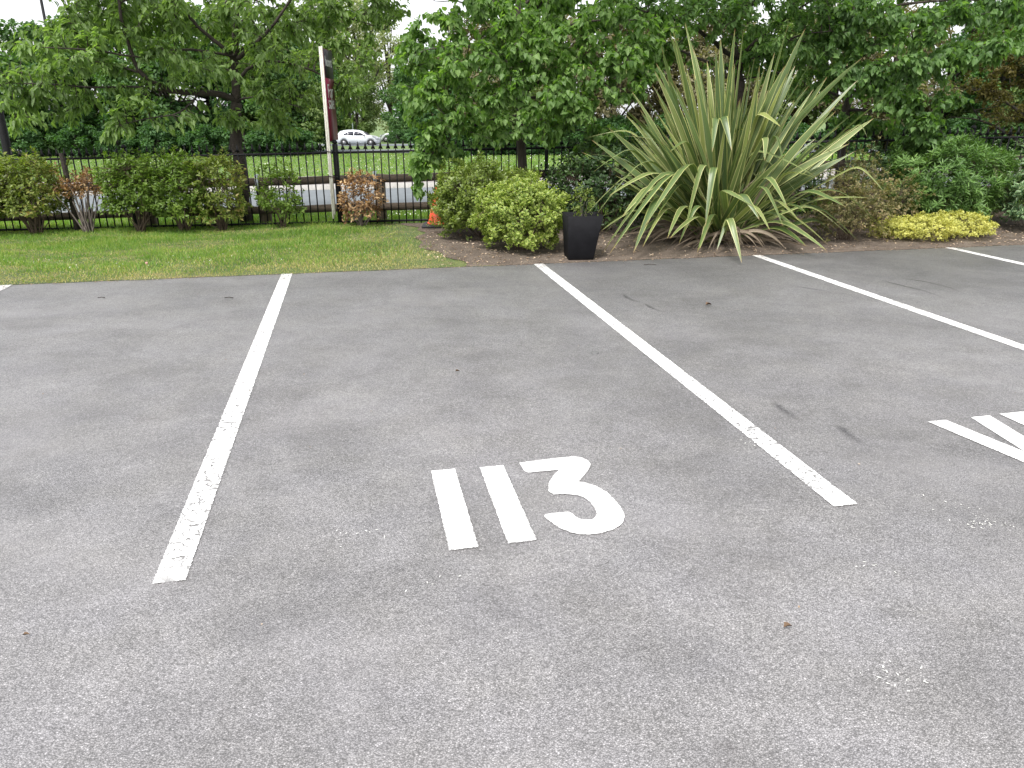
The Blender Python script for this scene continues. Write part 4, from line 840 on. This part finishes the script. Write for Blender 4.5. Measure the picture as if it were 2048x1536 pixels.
def brd(u, z, d): # u along the board from the post, d out of its visible face
    ca, sa = math.cos(ang), math.sin(ang); return (.026 + u * ca + d * sa, -.005 + u * sa - d * ca, z)
def slab(u0, u1, z0, z1, d0, d1):
    V = [brd(u, z, d) for d in (d0, d1) for z in (z0, z1) for u in (u0, u1)]
    return V, [(0, 2, 3, 1), (4, 5, 7, 6), (0, 1, 5, 4), (2, 6, 7, 3), (0, 4, 6, 2), (1, 3, 7, 5)]
bh = bt - bb
board = MB().add(*slab(0, Lb, bb, bt, -.006, 0)).build('board', M['maroon'], sg)
MB().add(*slab(.003, Lb - .003, bb + bh * .69, bt - .003, 0, .003)).build('header_panel', M['charcoal'], board)
def text(body, size, u, z, parent, mat, xs=1.0):
    cu = bpy.data.curves.new('t', 'FONT'); cu.body = body; cu.size = size; cu.extrude = .0012; cu.align_x = 'LEFT'; cu.resolution_u = 3
    ob = bpy.data.objects.new('t', cu); COL.objects.link(ob); bpy.context.view_layer.update()
    me = ob.to_mesh(); V = [brd(u + v.co.x * xs, z + v.co.y, .006 + v.co.z) for v in me.vertices]; F = [tuple(p.vertices) for p in me.polygons]
    mb = MB().add(V, F); ob.to_mesh_clear(); bpy.data.objects.remove(ob); return mb.build('lettering', mat, parent)
text('hoont', .17, .04, bt - .20, board, M['sign_white'], .95); text('lettings & sales', .04, .06, bt - .26, board, M['sign_white']) if False else None
text('For', .23, .06, bb + bh * .48, board, M['sign_white']); text('sale', .23, .06, bb + bh * .355, board, M['sign_white'])

# ---------------------------------------------------------------- lamp columns
def column(px, py, Y, r0, r1, h, label):
    p = Wp(px, py, Y); base = (p.x, Y, gzf(p.x, Y)); o = empty('lamp_post', base); tag(o, label, 'lamp post', 'dark lamp posts beyond the railing')
    MB().lathe([(r0 * 1.1, -.1), (r0 * 1.1, .9), (r0 * 1.0, .95), (r1 * 1.0, h)], 14).build('column', M['black'], o, smooth=True)
    MB().tube([(0, 0, h - .05), (.1, 0, h + .25), (.5, 0, h + .32)], .03, 8).box((.62, 0, h + .31), (.42, .16, .09), ch=.02).build('lantern', M['galv'], o)
column(8, 270, 12.0, .062, .05, 6.0, 'thick dark lamp post at the left frame edge behind the hedge')
column(86, 20, 54.0, .11, .085, 10.5, 'tall slim dark lamp post against the sky beyond the distant trees at the upper left')
q = Gp(142, 455); stk = MB().tube([(0, 0, -.05), (.01, 0, .5), (-.01, 0, 1.0)], [.035, .032, .028], 8).build('wooden_stake', M['bark_cherry']); stk.location = (Wp(142, 400, 9.95).x, 9.95, gzf(-6, 9.95)); tag(stk, 'short dark wooden stake standing behind the brown topped hedge plant', 'stake')

# ---------------------------------------------------------------- cars far away
def make_car():
    root = empty('car', (0, 0, 0))
    # side profile along x (rear at -2.25, front at 2.25)
    top = [(-2.22, .55), (-2.25, .85), (-2.15, 1.05), (-1.95, 1.30), (-1.72, 1.50), (-1.2, 1.60), (-.5, 1.63), (.1, 1.58), (.55, 1.42), (1.0, 1.13), (1.3, 1.05), (1.8, .97), (2.12, .82), (2.22, .62), (2.2, .42)]
    xs = np.linspace(-2.24, 2.22, 40); zt_ = np.interp(xs, [p[0] for p in top[1:-1]], [p[1] for p in top[1:-1]])
    V, F = [], []
    for i, (x, zt2) in enumerate(zip(xs, zt_)):
        e = (1 - (abs(x) / 2.35) ** 6) ** .5; w_ = .92 * max(e, .55); zl = .26 if abs(x) < 2.0 else .26 + (abs(x) - 2.0) * .5
        for wx in (-1.35, 1.40):
            if abs(x - wx) < .40: zl = max(zl, .30 + math.sqrt(max(0, .40 ** 2 - (x - wx) ** 2)))
        belt = min(zt2, 1.02 + .03 * (x < 0)); up = max(0, zt2 - belt)
        for yy, zz in ((w_ * .96, zl), (w_, (zl + belt) / 2 + .05), (w_ * .97, belt), (w_ * .97 - up * .32, belt + up * .78), (w_ * .80 - up * .30, zt2)): V.append((x, -yy, zz))
        V.append((x, 0, zt2 + .02))
        for yy, zz in reversed(((w_ * .96, zl), (w_, (zl + belt) / 2 + .05), (w_ * .97, belt), (w_ * .97 - up * .32, belt + up * .78), (w_ * .80 - up * .30, zt2))): V.append((x, yy, zz))
    n = 11
    for i in range(39):
        for k in range(n): a = i * n + k; b = i * n + (k + 1) % n; F.append((a, b, b + n, a + n))
    F += [tuple(range(n - 1, -1, -1)), tuple(39 * n + k for k in range(n))]
    MB().add(V, F).build('body', M['car_paint'], root, smooth=True)
    for sgn in (-1, 1):
        o = [(-1.45, 1.10), (-1.25, 1.30), (-.9, 1.44), (-.35, 1.50), (-.33, 1.08)]
        o2 = [(-.27, 1.08), (-.29, 1.50), (.15, 1.45), (.5, 1.30), (.80, 1.09)]
        for q in (o, o2):
            f = lambda x, z: sgn * (.92 * (1 - (abs(x) / 2.35) ** 6) ** .5 * .97 - (z - 1.02) * .33 + .016)
            P = [(x, f(x, z), z) for x, z in q]; P2 = [(x, y - sgn * .02, z) for x, y, z in P]; m = len(q)
            MB().add(P + P2, [tuple(range(m)), tuple(range(2 * m - 1, m - 1, -1))] + [(i, i + m, (i + 1) % m + m, (i + 1) % m) for i in range(m)]).build('side_window', M['glass'], root)
        MB().box((-2.12, sgn * .72, .93), (.20, .30, .15), ch=.03).build('tail_light', M['tail'], root)
        MB().box((2.04, sgn * .70, .80), (.22, .32, .14), ch=.03).build('headlight', M['lamp_glass'], root)
        MB().box((.78, sgn * 1.0, 1.10), (.14, .16, .12), ch=.03).build('mirror', M['black'], root)
        for wx in (-1.35, 1.40):
            wv = MB(); wv.tube([(wx, sgn * .70, .35), (wx, sgn * .93, .35)], .35, 24); t = wv.build('wheel', M['tyre'], root, smooth=False)
            rim = MB(); rim.tube([(wx, sgn * .90, .35), (wx, sgn * .95, .35)], .21, 20)
            for k in range(5): a = k * 1.2566; rim.box((wx + .12 * math.cos(a), sgn * .956, .35 + .12 * math.sin(a)), (.05, .012, .05))
            rim.build('rim', M['alloy'], t)
    V = [(-1.98, -.6, 1.24), (-1.98, .6, 1.24), (-1.78, .55, 1.46), (-1.78, -.55, 1.46)]
    V2 = [(x - .03, y, z + .02) for x, y, z in V]; MB().add(V + V2, [(0, 1, 2, 3), (7, 6, 5, 4), (0, 4, 5, 1), (1, 5, 6, 2), (2, 6, 7, 3), (3, 7, 4, 0)]).build('rear_window', M['glass'], root)
    V = [(.68, -.58, 1.38), (.68, .58, 1.38), (1.10, .66, 1.12), (1.10, -.66, 1.12)]; V2 = [(x + .02, y, z + .04) for x, y, z in V]
    MB().add(V + V2, [(3, 2, 1, 0), (4, 5, 6, 7), (0, 1, 5, 4), (1, 2, 6, 5), (2, 3, 7, 6), (3, 0, 4, 7)]).build('windscreen', M['glass'], root)
    MB().box((0, 0, .26), (3.9, 1.6, .12)).build('underbody', M['tyre'], root)
    return root
cY = 82.5; cX = Wp(718, 290, cY).x
car = make_car(); car.scale = (1.02, 1.02, 1.0); car.location = (cX, cY, gzf(cX, cY) - .06); tag(car, 'silver white estate car passing on the distant road right of the sign post', 'car')
c2 = copy_tree(car); cX2 = Wp(798, 280, 96).x; c2.location = (cX2, 96, gzf(cX2, 96)); c2.rotation_euler = (0, 0, math.pi); tag(c2, 'pale car nosing out behind the low dark shrub ahead of the passing car', 'car')
dp = Wp(706, 262, 92); o = empty('lamp_post', (dp.x, 92, gzf(dp.x, 92))); tag(o, 'slim pale distant lamp post rising behind the passing car', 'lamp post')
MB().lathe([(.07, 0), (.05, 5.2)], 8).build('column', M['galv'], o)

# ---------------------------------------------------------------- distant trees and shrubs
def far_tree(seed, h, r_, mat, nleaf=9000, size=.16, low=.12, round_=1.0):
    g = np.random.default_rng(seed); root = empty('broadleaf_tree', (0, 0, 0))
    nc = 46; cs = []
    while len(cs) < nc:
        d = g.normal(size=3); d /= np.linalg.norm(d); q = np.array([d[0] * r_, d[1] * r_, (d[2] * .5 + .5) * h * (1 - low) + h * low]) * np.array([g.uniform(.45, 1)] * 2 + [1]); cs.append(q)
    cs = np.array(cs); k = g.integers(0, nc, nleaf); sz = g.uniform(.14, .30, nc)[k][:, None] * r_
    d = unit(g.normal(size=(nleaf, 3))); P = cs[k] + d * sz * g.uniform(.55, 1.0, (nleaf, 1)) * np.array([1, 1, .75]); P[:, 2] = np.maximum(P[:, 2], .05)
    leaves('crown', P, unit(d + g.normal(size=(nleaf, 3)) * .7 + [0, 0, -.4]), unit(d * .6 + [0, 0, .8] + g.normal(size=(nleaf, 3)) * .4), g.uniform(size * .7, size * 1.3, nleaf), .62, 'round', M[mat], root)
    mb = MB(); mb.tube([(0, 0, -.2), (.05, 0, h * .35), (0, .05, h * .75)], [h * .026, h * .02, h * .008], 8)
    for q in cs[:22]: s = np.array([0, 0, h * g.uniform(.2, .6)]); mb.tube([s, (s + q) / 2 + [0, 0, .1 * h], q], [h * .009, h * .006, h * .002], 5)
    mb.build('trunk', M['bark_far'], root); return root
protos = {}
def place(kind, X, Y, s, rz_, label, group, spec, nm='broadleaf_tree'):
    if kind not in protos: t = far_tree(*spec); protos[kind] = t
    else: t = copy_tree(protos[kind])
    t.name = nm; t.location = (X, Y, gzf(X, Y) - .05); t.rotation_euler = (0, 0, rz_); t.scale = (s, s, s); tag(t, label, 'tree', group); return t
K = {'a': (101, 7.2, 3.3, 'far_a', 13000, .22, .02), 'a2': (102, 6.6, 3.4, 'far_e', 13000, .22, .02), 'b': (103, 7.5, 2.8, 'far_b', 10000, .2, .08), 'c': (104, 6.0, 2.9, 'far_c', 13000, .15, .05), 'd': (105, 8.5, 2.6, 'far_d', 5200, .16, .12), 'e': (106, 3.0, 2.0, 'far_a', 5000, .2, .0), 'f': (107, 6.5, 3.0, 'far_b', 12000, .18, .03)}
def Xat(px, Y): return (px - 1024) / FPX * Y * .97
names = ['first', 'second', 'third', 'fourth', 'fifth', 'sixth', 'seventh', 'eighth', 'ninth', 'tenth', 'eleventh', 'twelfth', 'thirteenth', 'fourteenth']
rowL = [(-60, 47, 'a', .95), (40, 50, 'b', .85), (110, 47, 'a2', .95), (200, 48, 'a', .9), (290, 50, 'f', .95), (360, 47, 'a2', .95), (440, 48, 'a', .95), (520, 49, 'a2', .98), (585, 50, 'f', .95), (600, 54, 'a', .85)]
for i, (px, Y, k, s) in enumerate(rowL):
    place(k, Xat(px, Y), Y, s * 1.14, i * 1.7, f'dark distant tree left of the sign post, {names[i]} from the left', 'distant trees left of the passing car', K[k])
rowR = [(900, 49, 'e', 1.2), (960, 50, 'c', 1.0), (1040, 48, 'f', .9), (1120, 49, 'c', 1.0), (1220, 48, 'c', 1.05), (1320, 50, 'c', 1.05), (1420, 47, 'c', 1.0), (1530, 49, 'f', .95), (1640, 48, 'c', 1.05), (1750, 47, 'c', 1.0), (1860, 49, 'a', .95), (1960, 48, 'f', .95), (2070, 49, 'a2', 1.0)]
for i, (px, Y, k, s) in enumerate(rowR):
    place(k, Xat(px, Y), Y, s * 1.25, i * 2.1 + .5, f'distant tree across the road, {names[i]} to the right of the passing car', 'distant trees right of the passing car', K[k])
for i, (px, Y, k, s) in enumerate([(560, 112, 'b', 1.5), (600, 110, 'a', 1.5), (640, 100, 'a', 1.45), (675, 104, 'd', 2.1), (700, 120, 'd', 2.4), (722, 98, 'b', 1.2), (738, 108, 'd', 2.0), (790, 125, 'd', 2.0), (838, 95, 'a2', 1.2), (880, 100, 'a', 1.5), (930, 105, 'a', 1.5)]):
    place(k, Xat(px, Y), Y, s, i * 1.3, f'far tree behind the passing car, {names[i]} from the left of its stand', 'far trees behind the passing car', K[k])
e0 = protos['e']
for i, (px, Y, s) in enumerate([(60, 44, .55), (170, 44, .6), (250, 43.5, .5), (330, 44, .6), (420, 44, .55), (500, 44.5, .6), (570, 45, .6), (600, 46, .5), (950, 45, .65), (1010, 45.5, .6), (1080, 45, .7), (1150, 46, .6), (1230, 45, .7), (1330, 45, .7), (1450, 45, .7), (1560, 45, .65), (1680, 45, .7), (1800, 45, .7), (1920, 45, .7), (2040, 45, .65), (800, 91, .5), (826, 91, .5), (852, 91, .6)]):
    t = copy_tree(e0); t.name = 'low_shrub'; t.location = (Xat(px, Y), Y, gzf(Xat(px, Y), Y) - .05); t.scale = (s * 1.3, s, s); t.rotation_euler = (0, 0, i * 1.9)
    side = 'left of the sign post' if px < 640 else ('behind the passing car' if Y > 90 else 'right of the passing car')
    word = ['first','second','third','fourth','fifth','sixth','seventh','eighth','ninth','tenth','eleventh','twelfth']; kk = i if px < 640 else (i - 20 if Y > 90 else i - 8)
    tag(t, f'low dark shrub under the distant trees {side}, {word[kk]} from the left', 'shrub', 'low shrubs under the distant trees')

# ---------------------------------------------------------------- grass, flowers, litter (uncountable)
def blades(name, P, h, wd, mat, lean=.45, parent=None):
    n = len(P); a = rng.uniform(0, 6.28, n); sdx = np.stack([np.cos(a), np.sin(a), np.zeros(n)], 1) * wd; ln = rng.normal(size=(n, 3)) * lean; ln[:, 2] = 1; ln = unit(ln)
    h = h.reshape(-1, 1); mid = P + ln * h * .55; tip = P + ln * h + np.stack([ln[:, 0], ln[:, 1], -np.abs(ln[:, 0])], 1) * h * .35
    V = np.stack([P - sdx, P + sdx, mid + sdx * .8, mid - sdx * .8, tip], 1).reshape(-1, 3); k = np.arange(n)[:, None] * 5
    uv = np.tile([(0, 0), (1, 0), (1, .5), (0, .5), (.5, 1)], (n, 1))
    return mesh_np(name, V, [k + np.array([0, 1, 2, 3]), k + np.array([3, 2, 4])], mat, uv=uv)
def lawn_pts(n):
    X = rng.uniform(-9.5, .3, n); Y = rng.uniform(5.0, FY + .15, n); s, t = lot_inv(X, Y); ok = (t > -.03 * rng.random(n) ** 2); X, Y, s, t = X[ok], Y[ok], s[ok], t[ok]
    return X, Y, s, t
X, Y, s, t = lawn_pts(210000)
v = np.clip((Y - (Y - t)) / 2.7, 0, 1); edge = -.78 - .42 * np.clip(t / 2.7, 0, 1) ** .8; d = edge - s
patch = np.clip(.5 + .35 * np.sin(X * 1.9 + 2 * np.sin(Y * 1.7)) * np.sin(Y * 3.1 + X * .8) + .3 * np.sin(X * 5.3 + 1.5 * np.sin(Y * 6)) * np.sin(Y * 7.9 + X * 2), 0, 1)
dens = np.clip(d / .9 + .35, 0, 1) ** 1.3 * np.clip(t / .2 + .6, 0, 1)
ok = rng.random(len(X)) < dens; X, Y, t, d, patch = X[ok], Y[ok], t[ok], d[ok], patch[ok]
P = np.stack([X, Y, gz(X, Y) + .004], 1); hh = rng.uniform(.018, .05, len(X)) * (.45 + 1.1 * patch) * np.clip(.55 + t, .55, 1.1)
dry = rng.random(len(X)) < np.clip(.06 + 1.0 * np.exp(-t / .38) + .75 * np.exp(-np.maximum(d, 0) / 1.1) * np.clip(1.3 - t * .4, .3, 1) + .4 * (patch < .33), 0, .95)
tag(blades('grass', P[~dry], hh[~dry], .0024, M['blade']), 'short green lawn grass between the car park and the hedge', 'grass', kind='stuff')
tag(blades('dry_grass', P[dry], hh[dry] * .7, .0022, M['blade_dry']), 'straw coloured dry grass along the lawn edge and beside the soil', 'grass', kind='stuff')
n = 60000; X = rng.uniform(-9, 9, n); Y = FY + .05 + (12.85 - FY) * rng.uniform(0, 1, n) ** 1.2; P = np.stack([X, Y, gz(X, Y)], 1)
tag(blades('verge_grass', P, rng.uniform(.03, .09, n), .004, M['blade']), 'longer grass on the verge just behind the railing', 'grass', kind='stuff')
n = 60000; X = rng.uniform(-28, 22, n); Y = 21.5 + 28 * rng.uniform(0, 1, n) ** 1.1; P = np.stack([X, Y, gz(X, Y)], 1)
tag(blades('meadow_grass', P, rng.uniform(.04, .11, n), .016, M['blade']), 'grass of the wide open green beyond the road', 'grass', kind='stuff')
def daisies(name, X, Y, r0, hgt, label):
    n = len(X); Z = gz(X, Y) + hgt * rng.uniform(.6, 1.2, n); a = np.linspace(0, 2 * math.pi, 7)[:-1]; r_ = (r0 * rng.uniform(.7, 1.3, n))[:, None]; tl = rng.normal(size=(n, 2)) * .35
    ox = r_ * np.cos(a); oy = r_ * np.sin(a); V = np.stack([X[:, None] + ox, Y[:, None] + oy, Z[:, None] + ox * tl[:, :1] + oy * (tl[:, 1:] + .45)], -1).reshape(-1, 3)
    return tag(mesh_np(name, V, [np.arange(n * 6).reshape(n, 6)], M['white_petal']), label, 'flowers', kind='stuff')
cx = rng.uniform(-26, 16, 60); cy = rng.uniform(22, 46, 60); k = rng.integers(0, 60, 900)
daisies('daisy_flowers', cx[k] + rng.normal(size=900) * 2.0, np.clip(cy[k] + rng.normal(size=900) * 1.2, 21.6, 49),   .013, .08, 'scattered white daisies on the green beyond the road')
daisies('daisy_flowers', rng.uniform(-1.9, .6, 260), FY + .3 + rng.uniform(0, 1, 260) ** .8 * 2.3, .0075, .06, 'white daisies on the verge behind the railing near the cone')
wc = [(-4.6, 7.2, .22, 60), (-3.1, 7.1, .3, 60), (-2.6, 7.6, .2, 30), (-5.6, 6.7, .3, 40), (-3.9, 6.7, .25, 40), (-1.3, 7.5, .3, 30)]
Xw = np.concatenate([a + rng.normal(size=n) * r_ for a, b, r_, n in wc]); Yw = np.concatenate([b + rng.normal(size=n) * r_ * .5 for a, b, r_, n in wc]); okw = lot_inv(Xw, Yw)[1] > .06
daisies('lawn_weeds', Xw[okw][::2], Yw[okw][::2], .0022, .06, 'tiny pale weed flowers in the lawn near the car park edge')
# litter on the bed, dry leaves, bits on the asphalt
def flakes(name, X, Y, Z, L, mat, label):
    n = len(X); D = rng.normal(size=(n, 3)); D[:, 2] *= .12; N = np.array([0, 0, 1.]) + rng.normal(size=(n, 3)) * .2
    o = leaves(name, np.stack([X, Y, Z], 1), D, N, L, .55, 'ovate', M[mat]); return tag(o, label, 'litter', kind='stuff')
n = 3000; s_ = rng.uniform(-1.0, 7.5, n); t_ = rng.uniform(.02, 2.2, n) ** 1.0; X = LO[0] + s_ * LU[0] + t_ * LV[0]; Y = LO[1] + s_ * LU[1] + t_ * LV[1]
flakes('fallen_leaves', X, Y, gz(X, Y) + .018, rng.uniform(.008, .04, n), 'flake', 'small pale dry leaves scattered over the soil bed')
n = 2200; s_ = rng.uniform(-9, 7, n); t_ = -np.abs(rng.normal(size=n)) * .045 + .015; X = LO[0] + s_ * LU[0] + t_ * LV[0]; Y = LO[1] + s_ * LU[1] + t_ * LV[1]
flakes('edge_litter', X, Y, np.full(n, .006), rng.uniform(.004, .016, n), 'flake', 'fine dry litter along the edge of the asphalt')
n = 130; s_ = rng.uniform(-6, 6, n); t_ = -rng.uniform(.05, 7, n); X = LO[0] + s_ * LU[0] + t_ * LV[0]; Y = LO[1] + s_ * LU[1] + t_ * LV[1]
flakes('asphalt_specks', X, Y, np.full(n, .004), rng.uniform(.004, .011, n), 'flake', 'tiny pale chips scattered on the asphalt')
sp_ = [(1965, 1045, .05, 30), (1955, 1050, .03, 16), (705, 1068, .05, 14), (1790, 1350, .05, 20), (1495, 890, .03, 10), (1740, 1132, .04, 10), (1900, 1010, .05, 10), (850, 1170, .05, 6)]
Gs = [Gp(a, b) for a, b, _, _ in sp_]; X = np.concatenate([p.x + rng.normal(size=q[3]) * q[2] for p, q in zip(Gs, sp_)]); Y = np.concatenate([p.y + rng.normal(size=q[3]) * q[2] * .7 for p, q in zip(Gs, sp_)])
o = leaves('paint_chips', np.stack([X, Y, np.full(len(X), .003)], 1), np.column_stack([rng.normal(size=(len(X), 2)), np.zeros(len(X))]), np.tile([0, 0, 1.], (len(X), 1)), rng.uniform(.004, .014, len(X)), .25, 'narrow', M['white_petal'], fold=.02, droop=.0); tag(o, 'small white scratches and paint chips on the asphalt', 'litter', kind='stuff')
for i, (px, py, L_, mt, lb) in enumerate([(1567, 1257, .022, 'dead', 'curled brown leaf on the asphalt at lower right'), (203, 596, .03, 'twig', 'short dark twig on the asphalt near the lawn, left'), (458, 596, .035, 'twig', 'short dark twig on the asphalt left of the first bay line'),
                                   (911, 744, .02, 'dead', 'small brown leaf in the upper middle of the numbered bay'), (1411, 611, .04, 'dead', 'dark scrap of leaf between the second and third bay lines'), (46, 1273, .014, 'dead', 'small brown leaf at the lower left edge'), (1300, 530, .06, 'twig', 'thin twig on the asphalt right of the planter')]):
    p = Gp(px, py, .006)
    if mt == 'twig': q = MB().tube([(-L_, 0, .002), (0, .004, .006), (L_, -.004, .003)], .003, 6).build('twig', M['twig_dark']); q.location = p; tag(q, lb, 'twig')
    else: q = leaves('fallen_leaf', [(0, 0, .004)], [(1, .3, .15)], [(0, .1, 1)], [L_ * 1.3], .6, 'ovate', M['litter_brown'], fold=.6); q.location = p; tag(q, lb, 'leaf')
dn = Gp(290, 555, .0); q = empty('dandelion', (dn.x, dn.y + .05, .01)); tag(q, 'single spent dandelion with a pinkish head at the lawn edge', 'flower')
MB().tube([(0, 0, 0), (.004, 0, .05), (.012, 0, .10)], .002, 6).build('stalk', M['bract'], q); MB().lathe([(.0, .095), (.008, .1), (.012, .11), (.010, .118), (0, .122)], 10, (.012, 0, 0)).build('flower_head', plain('pinkish_seed_head', (.5, .3, .24), .8), q, smooth=True)
